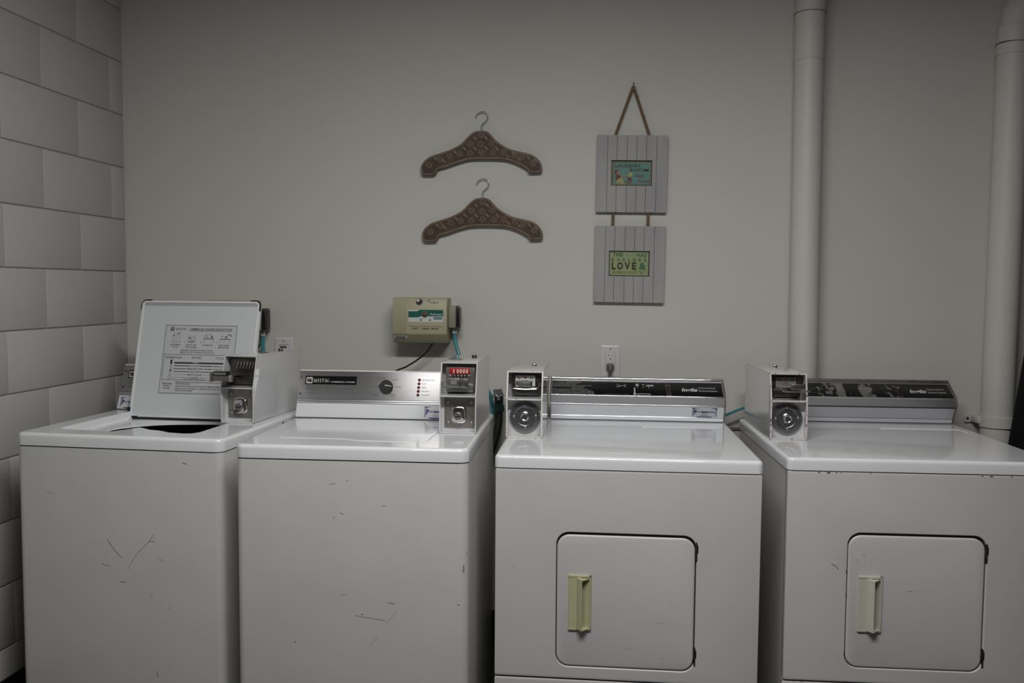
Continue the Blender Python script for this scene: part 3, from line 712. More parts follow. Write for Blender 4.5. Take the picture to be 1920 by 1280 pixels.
    for i, t_ in enumerate(('MACHINE IN USE', 'WASH', 'RINSE', 'FINAL SPIN', 'UNBALANCED')):
        d.text(t_, .4185, .0315+.0128*i, (.040, .013, .014, .024, .028)[i], .0030, .01)
    d.build('indicator_lettering', M['ink_soft'], con)
    for v_ in (.026, .083):
        m = MB(); m.lathe([(.0042, 0), (.0042, .001), (.0028, .0018)], 14, AX(CP(.010, v_, .0016), nrm)); m.build('panel_screw', M['dark_metal'], con)
    m = MB(); m.lathe([(.0222, 0), (.0222, .010), (.0205, .013), (.0001, .013)], 36, AX(CP(.3005, .0557, .0016), nrm))
    slab(.3005-.0245, .0500, .3005-.018, .0585, .0016, .0125, .001, mb=m)
    dial = m.build('dial', M['black'], con)
    Fd = Face(CP(.3005, .0557, .0148), (1,0,0), -lean, .0003); d = Draw(Fd); d.poly([(-.004,-.0036),(.010,-.0030),(.0205,.0005),(.0205,.0018),(.010,-.0008),(-.004,-.0012)]); d.build('dial_pointer', M['counter_white'], con)
    for i in range(5):
        m = MB(); m.lathe([(.0050, 0), (.0050, .0012), (.0034, .0030), (.0012, .0036), (.0001, .0037)], 16, AX(CP(.409-.0004*i, .0300+.0128*i, .0016), nrm)); m.build('indicator_light', M['led'], con)
    Fs = Face(CP(0, 0, .0003), (1,0,0), -lean, .0005)
    if opened: owner_sticker(Fs, .008, .118, .087, .044, con)
    else: owner_sticker(Fs, .430, .117, .087, .045, con)
    return W

WA = washer('washing_machine', 'white washing machine beside the block wall with its lid raised', -1.6104, 2.4093, -.0908, True)
coin_box(WA, .503, 'washer', .1105, .283, HW+.0005, .111, .2125, .655, .312, slide='out')
WB = washer('washing_machine', 'white washing machine with its lid closed under the tan soap dispenser', -.902, 2.2871, -.0231, False)
coin_box(WB, .5295, 'washer', .1105, .2443, HW+.0005, .111, .2095, .592, .280, slide='in')
# scratches and scuffs on the fronts
def scratches(W, marks, m, name='scratch', y=.0018):
    F1 = Face((0, y, 0), (1,0,0), (0,0,-1), .0005)
    for pts, w_ in marks:
        d = Draw(F1); d.line([(p, -q) for p, q in pts], w_); d.build(name, m, W)
def wpx(x0, z1, k, pts): return [(x0 + p*k, z1 - q*k) for p, q in pts]
K1 = .65/390/2.909
scratches(WA, [(wpx(.0, .891, K1, [(505,460),(540,510),(583,553)]), .0011), (wpx(0, .891, K1, [(762,425),(735,465),(700,497),(668,530),(640,570),(618,610)]), .0008), (wpx(0, .891, K1, [(470,590),(520,603)]), .0007), (wpx(0,.891,K1,[(570,680),(605,678)]), .0009), (wpx(0,.891,K1,[(765,1135),(772,1160)]), .0018), (wpx(0,.891,K1,[(925,52),(945,60)]), .0015), (wpx(0,.891,K1,[(780,540),(820,565)]), .0005), (wpx(0,.891,K1,[(170,232),(205,236)]), .0006), (wpx(0,.891,K1,[(743,745),(748,749)]), .0015), (wpx(0,.891,K1,[(842,795),(847,799)]), .0018)], M['ink_soft'])
scratches(WA, [(wpx(0, .891, K1, [(735,460),(770,463)]), .0009)], M['red_mark'], 'red_scuff')
scratches(WA, [(wpx(.0045, .891, K1, [(-8,765),(-4,785)]), .004), (wpx(.0045, .891, K1, [(-6,205),(-6,215)]), .002)], M['rust'], 'paint_chip')
K2 = .65/438/2.91
scratches(WB, [(wpx(-.013, .906, K2, [(690,870),(760,880),(852,891)]), .0008), (wpx(-.013,.906,K2,[(865,793),(905,796)]), .001), (wpx(-.013,.906,K2,[(550,157),(582,150)]), .0009), (wpx(-.013,.906,K2,[(605,308),(632,319)]), .0008), (wpx(-.013,.906,K2,[(568,338),(578,335)]), .0012), (wpx(-.013,.906,K2,[(350,1033),(358,1026)]), .0022), (wpx(-.013,.906,K2,[(720,861),(730,862)]), .002), (wpx(-.013,.906,K2,[(812,978),(765,1035)]), .0004), (wpx(-.013,.906,K2,[(915,840),(860,905)]), .0004), (wpx(-.013,.906,K2,[(1243,789),(1258,790)]), .0014), (wpx(-.013,.906,K2,[(640,138),(655,133)]), .0008), (wpx(-.013,.906,K2,[(835,264),(860,266)]), .0006), (wpx(-.013,.906,K2,[(610,758),(640,756)]), .0005)], M['ink_faint'])
scratches(WB, [(wpx(-.013,.906,K2,[(1276,570),(1279,603)]), .0016), (wpx(-.013,.906,K2,[(1270,602),(1279,604)]), .0016), (wpx(-.013,.906,K2,[(1293,500),(1294,515)]), .0012)], M['rust'], 'paint_chip')
m = MB(); m.lathe([(.0042, 0), (.0042, .0015), (.002, .003)], 12, AX((.6502, .42, .914), (1,0,0))); m.build('side_screw', M['black'], WA)

# ------------------------------------------------------------------ dryers
HD = .899
def dryer(name, label, x, y, a, worn, handle, doorrect, zseam):
    D = thing(name, label, 'dryer', (x, y, 0), a, 'front loading dryers')
    W_ = .737
    m = MB(); o = rrect(.003, .734, .006, .72, .008, 4)
    # sides and back as a wrapper, front sheet with a door opening
    m.loops([[(p, q, .010) for p, q in o], [(p, q, .862) for p, q in o]])
    dx0, dx1, dz0, dz1 = doorrect; R_ = .038
    m2 = MB()
    fo = [(.003, zseam), (.734, zseam), (.734, .862), (.003, .862)]
    holep = rrect(dx0, dx1, dz0, dz1, R_, 7)
    body = m
    # the wrapper's own front face is pushed back so the sheet in front of it shows
    for v in body.bm.verts:
        if v.co.y < .0065: v.co.y = .03
    fo_r = rrect(.003, .734, zseam+.002, .862, .006, 3)
    fo_i = rrect(.006, .731, zseam+.005, .859, .005, 3)
    body.plate_hole([(p, .0015, q) for p, q in fo_i], [[(p, .0015, q) for p, q in holep]])
    body.loops([[(p, .03, q) for p, q in fo_r], [(p, .0045, q) for p, q in fo_r], [(p, .0022, q) for p, q in rrect(.0038, .7332, zseam+.0028, .8612, .006, 3)], [(p, .0015, q) for p, q in fo_i]])
    body.loops([[(p, .0015, q) for p, q in holep], [(p, .0024, q) for p, q in rrect(dx0+.0012, dx1-.0012, dz0+.0012, dz1-.0012, R_-.0012, 7)], [(p, .0045, q) for p, q in rrect(dx0+.002, dx1-.002, dz0+.002, dz1-.002, R_-.002, 7)], [(p, .024, q) for p, q in rrect(dx0+.002, dx1-.002, dz0+.002, dz1-.002, R_-.002, 7)]])
    for fx in (.05, .68):
        for fy in (.06, .66): body.lathe([(.02, 0), (.02, .012)], 12, Matrix.Translation((fx, fy, 0)))
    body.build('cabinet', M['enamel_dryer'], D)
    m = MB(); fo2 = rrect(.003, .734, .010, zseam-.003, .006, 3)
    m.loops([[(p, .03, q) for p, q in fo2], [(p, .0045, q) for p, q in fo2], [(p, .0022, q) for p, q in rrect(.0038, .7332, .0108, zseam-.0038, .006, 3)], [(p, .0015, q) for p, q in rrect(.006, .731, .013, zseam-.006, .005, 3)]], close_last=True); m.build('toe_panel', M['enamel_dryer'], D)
    m = MB(); m.box(.012, .725, .0265, .029, .02, .868); m.poly([(p, .0085, q) for p, q in rrect(dx0-.004, dx1+.004, dz0-.004, dz1+.004, R_, 7)]); m.box(.006, .731, .007, .009, zseam-.006, zseam+.006); o3 = rrect(.005, .732, .005, .716, .012, 4); m.loops([[(p, q, .8585) for p, q in o3], [(p, q, .8645) for p, q in o3]]); m.build('seam', M['seam'], D)  # near-black sheet behind the door gap stands in for the shade inside it
    # door
    m = MB(); gt = .0095; g = .0044
    rg = []
    for ins, yy in ((0, .0082), (0, .0052), (.0008, .0034), (.0025, .0022), (.0055, .0016)):
        rg.append([(p, yy, q) for p, q in rrect(dx0+g+ins, dx1-g-.001-ins, dz0+g+ins, dz1-gt-ins, R_-.003-ins, 7)])
    m.loops(rg, close_last=True)
    door = m.build('door', M['enamel_dryer'], D)
    for zz in (.643, .3465):
        m = MB()
        m.box(dx1-.0042, dx1-.0006, .0008, .008, zz-.027, zz+.027, bev=.0006); m.lathe([(.0022, -.024), (.0022, .024)], 12, Matrix.Translation((dx1-.0016, .0012, zz)))
        m.box(dx1-.0052, dx1+.0030, .0006, .008, zz-.004, zz+.018, bev=.0006)
        m.build('hinge', M['hinge'], door)
    # recessed pull: a frame with a wedge grip on its left and a hollow on its right
    hx0, hx1, hz0, hz1 = handle; hm = M['ivory'] if worn else M['almond']
    m = MB(); y_ = .0016
    w_ = hx1-hx0
    m.prism([(hx0, y_, 0), (hx0+.002, y_-.005, 0), (hx1-.002, y_-.005, 0), (hx1, y_, 0)], (0, 0, .004), T=Matrix.Translation((0, 0, hz0)))
    m.prism([(hx0, y_, 0), (hx0+.002, y_-.005, 0), (hx1-.002, y_-.005, 0), (hx1, y_, 0)], (0, 0, .005), T=Matrix.Translation((0, 0, hz1-.005)))
    m.prism([(hx1-.007, y_, hz0), (hx1-.006, y_-.005, hz0), (hx1-.002, y_-.005, hz0), (hx1, y_, hz0)], (0, 0, hz1-hz0))
    xg = hx0 + w_*.60
    m.prism([(hx0+.001, y_, hz0+.003), (hx0+.002, y_-.004, hz0+.003), (hx0+w_*.38, y_-.0045, hz0+.003), (hx0+w_*.40, y_-.009, hz0+.003), (xg-.002, y_-.022, hz0+.003), (xg, y_-.022, hz0+.003), (xg-.003, y_, hz0+.003)], (0, 0, hz1-hz0-.009), bev=.0006, seg=1)
    m.box(hx0+.002, hx1-.002, y_-.001, y_+.0005, hz0+.002, hz1-.002)
    m.prism([(xg-.003, y_, 0), (xg, y_-.022, 0), (hx1-.006, y_-.003, 0), (hx1-.006, y_, 0)], (0,0,.003), T=Matrix.Translation((0,0,hz1-.0105)))
    m.prism([(xg-.003, y_, 0), (xg, y_-.022, 0), (hx1-.006, y_-.003, 0), (hx1-.006, y_, 0)], (0,0,.003), T=Matrix.Translation((0,0,hz0+.003)))
    m.build('handle', hm, door, 20)
    # top
    m = MB(); rg = []
    for ins, zz in ((0, .8645), (0, .888), (.0008, .893), (.0035, .8972), (.008, HD-.0003), (.012, HD)):
        rg.append([(p, q, zz) for p, q in rrect(ins, W_-ins, ins, .73-ins, max(.016-ins, .004), 5)])
    m.loops(rg, close_last=True)
    top = m.build('top_panel', M['enamel'], D, 40)
    m = MB(); m.box(.44, .70, .558, .5615, HD-.001, HD+.0016, bev=.0007); m.box(.437, .44, .53, .556, HD-.001, HD+.0012, bev=.0005); m.box(.697, .70, .50, .556, HD-.001, HD+.0012, bev=.0005)
    m.build('lint_cover', M['enamel'], D)
    # console
    P_ = {'b0': (.688, HD+.0005), 'b1': (.687, .9155), 'w1': (.6635, .9575), 'k0': (.660, .9605), 'k1': (.660, .989), 'top0': (.735, 1.0385), 'top1': (.741, 1.0425)}
    cx0, cx1 = (.130 if worn else .1205), .733
    m = MB(); prof = [P_['b0'], P_['b1'], P_['w1'], P_['k0'], P_['k1'], P_['top0'], P_['top1'], (.744, 1.0425), (.744, HD+.0005)]
    m.prism([(cx0+.004, p, q) for p, q in prof], (cx1-cx0-.008, 0, 0))
    con = m.build('console', M['trim'] if True else 0, D, 20)
    # end caps
    for xe in (cx0, cx1-.0035):
        m = MB(); pr = [(.684, HD+.0004), (.683, .915), (.660, .957), (.6555, .961), (.6555, .990), (.734, 1.0435), (.743, 1.0475), (.7465, 1.0475), (.7465, HD+.0004)]
        m.prism([(xe, p, q) for p, q in pr], (.0035, 0, 0), bev=.0006, seg=1); m.build('end_cap', M['dull_metal'], con)
    # white lower panels, the worn dryer's coloured darker for its dimmer light
    def plate(pa, pb, off0, off1, x0, x1, mb, bev=0):
        A = Vector((0, *pa)); B_ = Vector((0, *pb)); dd = (B_-A); n_ = Vector((0, -dd.z, dd.y)).normalized()
        mb.prism([Vector((x0,0,0)) + A + n_*off0, Vector((x0,0,0)) + B_ + n_*off0, Vector((x0,0,0)) + B_ + n_*off1, Vector((x0,0,0)) + A + n_*off1], (x1-x0, 0, 0), bev=bev, seg=1)
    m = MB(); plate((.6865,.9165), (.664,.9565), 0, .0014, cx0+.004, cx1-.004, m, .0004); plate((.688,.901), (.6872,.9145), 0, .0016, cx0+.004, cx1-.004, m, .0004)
    m.build('lower_panel', M['lower_dimmed'] if worn else M['enamel'], con)
    m = MB(); plate((.6872,.9142), (.6865,.9168), 0, .0008 if worn else .0030, cx0+.004, cx1-.004, m); m.tube([(cx0+.004, .6615, .9590), (cx1-.004, .6615, .9590)], .0018, 12); m.build('lower_trim', M['hinge'] if worn else M['chrome'], con)
    m = MB(); m.box(cx0+.002, cx1-.002, .6855, .6875, HD+.0002, HD+.0022); m.build('console_gap', M['seam'], con)
    # black control panel on the sloping face
    dd = Vector((0, .735-.660, 1.0385-.989)); Ls = dd.length; dd.normalize(); nn = Vector((0, -dd.z, dd.y))
    def SP(u_, t_, n_=0.): return Vector((u_, .735, 1.0385)) - dd*t_ + nn*n_
    m = MB(); Tm = AX(SP(0,0), nn, (1,0,0))
    m.box(cx0+.006, cx1-.008, -Ls*.975, -Ls*.13, 0, .0012, bev=.0004, T=Tm)
    pan = m.build('control_panel', M['panel_worn'] if worn else M['black_gloss'], con)
    m = MB(); m.tube([(cx0+.004, .7375, 1.0412), (cx1-.0035, .7375, 1.0412)], .0066, 20); m.build('top_trim', M['dull_metal'] if worn else M['chrome'], con)
    m = MB(); m.box(cx0+.004, cx1-.0035, -Ls-.0012, -Ls*.975, -.002, .0028, bev=.0008, T=Tm); m.tube([(cx0+.004, .6595, .9905), (cx1-.0035, .6595, .9905)], .0020, 12); m.build('edge_bead', M['trim'] if worn else M['chrome'], con)
    Fp = Face(SP(0, 0, .0013), (1,0,0), -dd, .0004)
    d = Draw(Fp)
    ln = Ls
    d.text('Inglis', .583, ln*.66, .054, .0165 if not worn else .0165, .035, slant=.22)
    d.build('maker_lettering', M['white_ink'], con)
    d = Draw(Fp); d.text('Commercial Dryer', .642, ln*.49, .060, .0085, .0); d.text('Sécheuse Payante', .642, ln*.665, .064, .0085, .0); d.build('small_lettering', M['white_ink'], con); d = Draw(Fp)
    if not worn:
        d.text('OPERATING INSTRUCTIONS', .178, ln*.235, .052, .0048, .0)
        tx = ['LOAD CLOTHES IN DRYER LOOSELY AND CLOSE DOOR', 'CLEAN LINT SCREEN BEFORE EACH LOAD', 'SELECT TEMPERATURE SETTING FOR FABRIC THEN INSERT COINS', 'PUSH TO START BUTTON', 'MODE D\'EMPLOI', 'CHARGER LA SÉCHEUSE SANS TASSER ET FERMER LA PORTE', 'NETTOYER LE FILTRE AVANT CHAQUE CHARGE DE LINGE', 'CHOISIR LA TEMPÉRATURE SELON LE TISSU PUIS INSÉRER LA MONNAIE', 'APPUYER SUR LE BOUTON DE MISE EN MARCHE POUR DÉMARRER', 'NE PAS SÉCHER LES ARTICLES CONTENANT DU CAOUTCHOUC']
        ww = [.10, .088, .145, .118, .045, .132, .142, .152, .154, .158]
        for i, t_ in enumerate(tx): d.text(t_, (.195 if i == 4 else .122), ln*(.30+.0735*i), ww[i], .0047, .0)
        d.build('operating_instructions', M['dim_ink'], con); d = Draw(Fp)
        d.line([(.355, ln*.36), (.362, ln*.33), (.367, ln*.40), (.361, ln*.47), (.354, ln*.46)], .0016); d.line([(.367, ln*.40), (.382, ln*.38)], .002); d.line([(.382, ln*.38), (.388, ln*.30)], .002); d.line([(.382, ln*.38), (.389, ln*.45)], .002)
        d.build('wrench_symbol', M['white_ink'], con); d = Draw(Fp)
        d.rect(.423, ln*.29, .434, ln*.38); d.rect(.446, ln*.28, .454, ln*.32); d.text('LOW', .424, ln*.27, .009, .004); d.rect(.462, ln*.31, .486, ln*.345); d.rect(.462, ln*.365, .486, ln*.395); d.rect(.458, ln*.365, .464, ln*.395)
        for q in (.429, .4495, .4695): d.rect(q-.0012, ln*.44, q+.0012, ln*.49)
        d.poly([(.4165+p_, ln*.49+q_) for p_, q_ in rrect(0, .0045, 0, .034, .002)]); d.disc(.4187, ln*.86, .0045, 14, .0065)
        d.poly([(.424, ln*.865), (.447, ln*.845), (.4745, ln*.865), (.4745, ln*.90), (.447, ln*.875), (.424, ln*.90)])
        d.build('temperature_scale', M['white_ink'], con); d = Draw(Fp)
        d.rect(.5255, ln*.315, .545, ln*.345); d.rect(.532, ln*.255, .537, ln*.29); d.rect(.5325, ln*.90, .5455, ln*.94); d.line([(.5295, ln*.35), (.533, ln*.93)], .0012); d.line([(.541, ln*.35), (.5455, ln*.93)], .0012)
    else:
        for i in range(5): d.text('CLEAN LINT SCREEN BEFORE EACH LOAD', .125, ln*(.40+.12*i), .105+.03*(i % 2), .0045)
        d.build('operating_instructions', M['grey_ink2'], con); d = Draw(Fp)
        d.line([(.30, ln*.14), (.312, ln*.85)], .003); d.build('worn_streak', M['dull_metal'], con); d = Draw(Fp)
        d.rect(.5265, ln*.26, .541, ln*.30)
    d.build('lamp_frame', M['grey_ink2'], con)
    if not worn:
        d = Draw(Fp); d.text('PUSH TO START', .316, ln*.93, .085, .0050); d.build('start_lettering', M['ink_soft'], con)
        d = Draw(Fp, .8); d.rect(.5335, ln*.36, .5435, ln*.90); d.build('lamp_window', M['led_dark'], con)
        A = Vector((0, .6865, .9165)); B_ = Vector((0, .664, .9565)); e_ = (B_-A).normalized(); n_ = Vector((0, -e_.z, e_.y))
        Fs = Face(Vector((0,0,0)) + B_ + n_*.0016, (1,0,0), -e_, .0005); owner_sticker(Fs, .617, .0015, .090, .046, con)
    else:
        d = Draw(Fp); d.line([(.533, ln*.33), (.541, ln*.88), (.548, ln*.88), (.541, ln*.33)], .0013); d.build('lamp_window', M['maroon'], con)
    return D

DA = dryer('dryer', 'white dryer with a yellowed door handle below the hanging laundry sign', -.1889, 2.367, -.0343, False, (.2095, .2750, .4105, .5655), (.1735, .5635, .3005, .6885), .266)
DB = dryer('dryer', 'white dryer with a chipped coin box and worn black control panel', .6272, 2.4065, -.016, True, (.2015, .2680, .4125, .5695), (.1690, .5465, .3040, .6935), .262)
coin_box(DA, .0035, 'dryer', .1135, .2800, HD+.0005, .1205, .2065, .665, .3075, chip=M['chip_paint'], slide='in')
coin_box(DB, .0130, 'dryer', .1130, .2850, HD+.0005, .1210, .2065, .692, .3080, chip=M['chip_pink'], slide='out')
F1 = Face((0, .0015, 0), (1,0,0), (0,0,-1), .0006)
d = Draw(F1)
for q, w_, h_ in ((.083,.007,.002),(.108,.009,.003),(.132,.004,.002),(.145,.003,.0015),(.225,.003,.002),(.522,.005,.002),(.545,.007,.003),(.60,.004,.002)):
    d = Draw(F1); d.rect(q, -.8605, q+w_, -.8605+h_); d.build('paint_chip', M['rust'], DB)
for q, zz, w_ in ((.169, .585, .0035), (.1695, .35, .004), (.17, .52, .003)): d = Draw(F1); d.rect(q-.001, -zz, q+.0008, -zz+.008); d.build('paint_chip', M['rust'], DB)
for q, zz in ((.214,.632),(.216,.628),(.150,.621),(.145,.600),(.161,.642),(.163,.622),(.217,.602),(.2,.61),(.195,.615)): d = Draw(F1); d.rect(q, -zz, q+.0014, -zz+.0014); d.build('paint_chip', M['rust'], DB)
d = Draw(F1); d.line([(.128,-.602),(.140,-.595),(.147,-.587)], .0012); d.build('scratch', M['rust'], DB); d = Draw(F1); d.line([(.335,-.53),(.35,-.532)], .0006); d.build('scratch', M['rust'], DB)
for q, w_ in ((.03,.006),(.05,.01),(.36,.014),(.39,.012)): d = Draw(F1); d.rect(q, -.266, q+w_, -.263); d.build('paint_chip', M['rust'], DB)
d = Draw(F1)
for pts in ([(.46,-.44),(.48,-.438)], [(.49,-.50),(.497,-.502)], [(.37,-.36),(.39,-.362)], [(.595,-.62),(.60,-.615)], [(.05,-.58),(.058,-.585)], [(.47,-.34),(.478,-.336)]): d = Draw(F1); d.line(pts, .0004); d.build('scratch', M['ink_faint'], DA)

# ------------------------------------------------------------------ soap dispensers on the wall
def dispenser(label, x, z, hoses):
    S_ = thing('soap_dispenser', label, 'soap dispenser', (x, YW, z), 0, 'wall mounted soap dispensers')
    # local: x to the right, y negative towards the room, z up from its bottom
    Wd, Hd, Dp = .203, .170, .112
    m = MB(); prof = [(-.0008, 0), (-.085, .001), (-.108, .031), (-Dp, .036), (-Dp, .142), (-.0985, Hd-.002), (-.0955, Hd), (-.0008, Hd)]
    m.prism([(0, p, q) for p, q in prof], (Wd, 0, 0), bev=.003, seg=2)
    for k in range(6):
        xx = .006 + .0082*k
        m.prism([(xx, -Dp+.001, .036), (xx, -Dp+.001, .142), (xx+.0010, -Dp-.0024, .14), (xx+.0010, -Dp-.0024, .038)], (.0032, 0, 0), bev=.0006, seg=1)
        m.prism([(xx, -Dp+.0015, .1435), (xx, -.0990, .1675), (xx+.001, -.1003, .1680), (xx+.001, -Dp-.0003, .1440)], (.0028, 0, 0))
    case = m.build('case', M['tan'], S_)
    Ff = Face((0, -Dp, .142), (1,0,0), (0,0,-1), .0005)
    k_ = .000289   # metres per photographed unit on the face
    def q_(px, py): return ((px-245)*k_, (py-280)*k_*.98)
    d = Draw(Ff); d.rect(*q_(452, 340), *q_(900, 497)); d.build('front_label', M['paper'], S_)
    d = Draw(Ff, 1.8); d.poly([q_(*p) for p in ((452,357),(565,357),(600,338),(900,338),(900,422),(615,422),(570,437),(452,437))]); d.build('label_band', M['teal'], S_)
    d = Draw(Ff, 2.6); u_, v_ = q_(730, 408); d.text('Pathways', u_, v_, 158*k_, 26*k_, .01, slant=.2); d.build('label_lettering', M['white_ink'], S_)
    d = Draw(Ff, 1.8); d.rect(*q_(775, 430), *q_(888, 463)); d.build('label_patch', M['teal_pale'], S_)
    d = Draw(Ff, 2.6)
    for i, t_ in enumerate(('Solid Detergent', 'Dispensing System')): u_, v_ = q_(780, 444+15*i); d.text(t_, u_, v_, 104*k_, 8*k_)
    u_, v_ = q_(590, 456); d.text('LOW PRODUCT', u_, v_, 60*k_, 7*k_); u_, v_ = q_(715, 456); d.text('ON', u_, v_, 22*k_, 7*k_)
    d.disc(*q_(612, 471), 10*k_, 14); d.disc(*q_(732, 471), 10*k_, 14); d.build('label_print', M['ink'], S_)
    m = MB(); u_, v_ = q_(665, 396); zc = .142-v_
    m.lathe([(.0108, 0), (.0108, .004), (.0085, .006), (.0085, .002), (.0001, .002)], 24, AX((u_, -Dp, zc), (0,-1,0))); m.build('lamp_bezel', M['grey_plastic'], S_)
    m = MB(); m.lathe([(.0080, 0), (.0072, .006), (.004, .0095), (.0001, .0105)], 20, AX((u_, -Dp-.002, zc), (0,-1,0))); m.build('lamp_lens', M['amber'], S_)
    m = MB(); u0, v0 = q_(455, 545); u1, v1 = q_(905, 553); m.box(u0, u1, -Dp-.0015, -Dp+.001, .142-v1, .142-v0, bev=.0005); m.build('ledge', M['tan_dark'], S_)
    # handwriting
    wob = [('DON\'T', 500, 80), ('LEAN', 625, 95), ('BACK', 745, 100)]
    d = Draw(Ff, 1.4)
    for t_, px, w_ in wob: u_, v_ = q_(px, 592); d.text(t_, u_, v_, w_*k_, 22*k_, .03, slant=.1, rot=.03)
    d.build('front_handwriting', M['maroon'], S_)
    # top bevel: lock and the word on it
    e_ = (Vector((0, -.0985, Hd-.002)) - Vector((0, -Dp, .142))); nb = Vector((0, -e_.z, e_.y)).normalized(); el = e_.length; e_.normalize()
    Ft = Face(Vector((0, -.0985, Hd-.002)) + nb*.0002, (1,0,0), -e_, .0005)
    d = Draw(Ft)
    def sc(pts): d.line([(p*k_ - 245*k_, .0045 + (q-205)*k_*1.05) for p, q in pts], .0015)
    sc([(735,208),(705,212),(693,222),(712,232),(722,244),(715,255)]); sc([(752,240),(740,246),(742,256),(755,254),(757,243),(750,240)]); sc([(785,240),(770,246),(770,256),(783,254),(787,240),(788,268),(783,272)]); sc([(803,242),(806,255),(818,253),(828,240)]); sc([(829,240),(822,262),(818,272)])
    d.build('roof_handwriting', M['ink'], S_)
    m = MB(); pl = Vector((.0995, -.0985, Hd-.002)) - e_*.0155
    m.lathe([(.0125, 0), (.0125, .002), (.0105, .003), (.0085, .0022), (.0001, .0022)], 24, AX(pl, nb)); m.build('lock', M['dark_metal'], S_)
    # maker's label bottom left
    e2 = Vector((0, -.085, .001)) - Vector((0, -.108, .031)); e2n = e2.normalized(); n2 = Vector((0, e2n.z, -e2n.y)).normalized()
    if n2.y > 0: n2 = -n2
    Fb = Face(Vector((0, -.108, .031)) + n2*.0004, (1,0,0), e2n, .0005)
    d = Draw(Fb); d.rect(.004, .001, .054, .0155); d.build('maker_label', M['paper'], S_)
    d = Draw(Fb, 2.); d.text('ECOLAB', .0115, .0115, .034, .0072, .03); d.rect(.0115, .0128, .0455, .0138); d.build('maker_lettering', M['teal'], S_)
    # bracket on the right
    m = MB(); m.box(Wd+.0005, Wd+.030, -.070, -.0008, .058, .140, bev=.002); m.build('side_bracket', M['tan_dark'], S_)
    m = MB(); m.box(Wd+.030, Wd+.0345, -.082, -.006, .052, .141, bev=.001); m.box(Wd+.0345, Wd+.042, -.072, -.016, .060, .134, bev=.002)
    for zz in (.066, .13): m.lathe([(.004,0),(.004,.003)], 10, AX((Wd+.042, -.06, zz), (1,0,0)))
    m.build('cover_plate', M['black'], S_)
    m = MB(); m.lathe([(.0095, .036), (.0095, .050), (.007, .052), (.007, .062)], 16, Matrix.Translation((Wd+.020, -.04, 0))); m.build('hose_fitting', M['white_plastic'], S_)
    for nm, pts, r_, mm in hoses:
        m = MB(); m.tube(smooth_path(pts, 8), r_, 12); m.build(nm, mm, S_)
    return S_
DX, DZ = -.634, 1.157
dispenser('tan soap dispenser on the back wall above the closed washing machine', DX, DZ, [
    ('supply_tube', [(.223, -.04, .038), (.225, -.045, .012), (.234, -.052, -.02), (.248, -.06, -.056), (.28, -.062, -.10), (.33, -.05, -.15), (.356, -.04, -.19), (.366, -.032, -.24), (.364, -.028, -.32), (.362, -.026, -.40), (.36, -.026, -1.12)], .0072, M['hose_teal']),
    ('power_cable', [(.142, -.06, .004), (.138, -.06, -.008), (.118, -.058, -.036), (.085, -.055, -.064), (.04, -.05, -.092), (-.01, -.05, -.12), (-.02, -.05, -.2)], .0034, M['black'])])
dispenser('tan soap dispenser mostly hidden behind the raised washing machine lid', -1.374, 1.140, [
    ('supply_tube', [(.223, -.04, .038), (.224, -.042, .012), (.224, -.045, -.03), (.222, -.05, -.09), (.215, -.05, -.16), (.205, -.03, -.30), (.20, -.025, -.6), (.20, -.025, -1.125)], .0072, M['hose_teal'])])

# ------------------------------------------------------------------ wall outlets and the grey cord
def outlet(label, x, z, ground_fault):
    O = thing('wall_outlet', label, 'wall outlet', (x, YW, z), 0, 'white wall outlets')
    m = MB(); w_, h_ = .0365, .0615
    rg = [[(p, yy, q) for p, q in rrect(-w_+i, w_-i, -h_+i, h_-i, .003, 3)] for i, yy in ((0, -.0003), (0, -.003), (.004, -.0058), (.006, -.006))]
    inn = [(p, -.006, q) for p, q in rrect(-.0175, .0175, -.0345, .0345, .0015, 3)]
    m.loops(rg); m.plate_hole(rg[-1], [inn]); m.loops([inn, [(p, -.002, q) for p, _, q in inn]])
    pl = m.build('cover_plate', M['outlet'], O)
    m = MB(); m.box(-.0168, .0168, -.0068, -.001, -.0338, .0338, bev=.0008); m.build('receptacle', M['outlet'], O)
    for zz in (.0485, -.0485):
        m = MB(); m.lathe([(.0028, 0), (.0028, .0008), (.002, .0014)], 12, AX((0, -.006, zz), (0,-1,0))); m.build('screw', M['dull_metal'], O)
    for zz in (.018, -.018):
        m = MB()
        for sx, l_ in ((-.0066, .0045), (.0066, .0038)): m.box(sx-.0011, sx+.0011, -.0072, -.0066, zz+.006-l_, zz+.006+l_)
        m.lathe([(.0028, 0), (.0028, .0006)], 12, AX((0, -.0066, zz-.0075), (0,-1,0)))
        m.build('socket', M['black'], O)
    if ground_fault:
        Fo = Face((-.018, -.0068, .0338), (1,0,0), (0,0,-1), .0005); d = Draw(Fo, 1.2)
        d.rect(.0, .0, .036, .0008); d.rect(.004, .0052, .030, .0112); d.build('test_button', M['ink'], O)
    return O
outlet('white wall outlet with a grey plug above the dryer console', .1780, 1.0905, False)
outlet('white wall outlet behind the coin box of the washer with the raised lid', -1.0815, 1.106, True)
pc = thing('power_cord', 'grey plug and cord from the wall outlet down behind the dryer', 'power cord', (.1775, YW, 1.0700))
m = MB()
rg = []
for yy, s in ((-.0074, .8), (-.012, 1.), (-.022, 1.), (-.028, .85), (-.030, .6)):
    rg.append([(p*s, yy, .002 + q*s) for p, q in rrect(-.0135, .0135, -.0125, .0125, .007, 4)])
m.loops(rg, close_first=True, close_last=True); m.build('plug', M['cord'], pc)
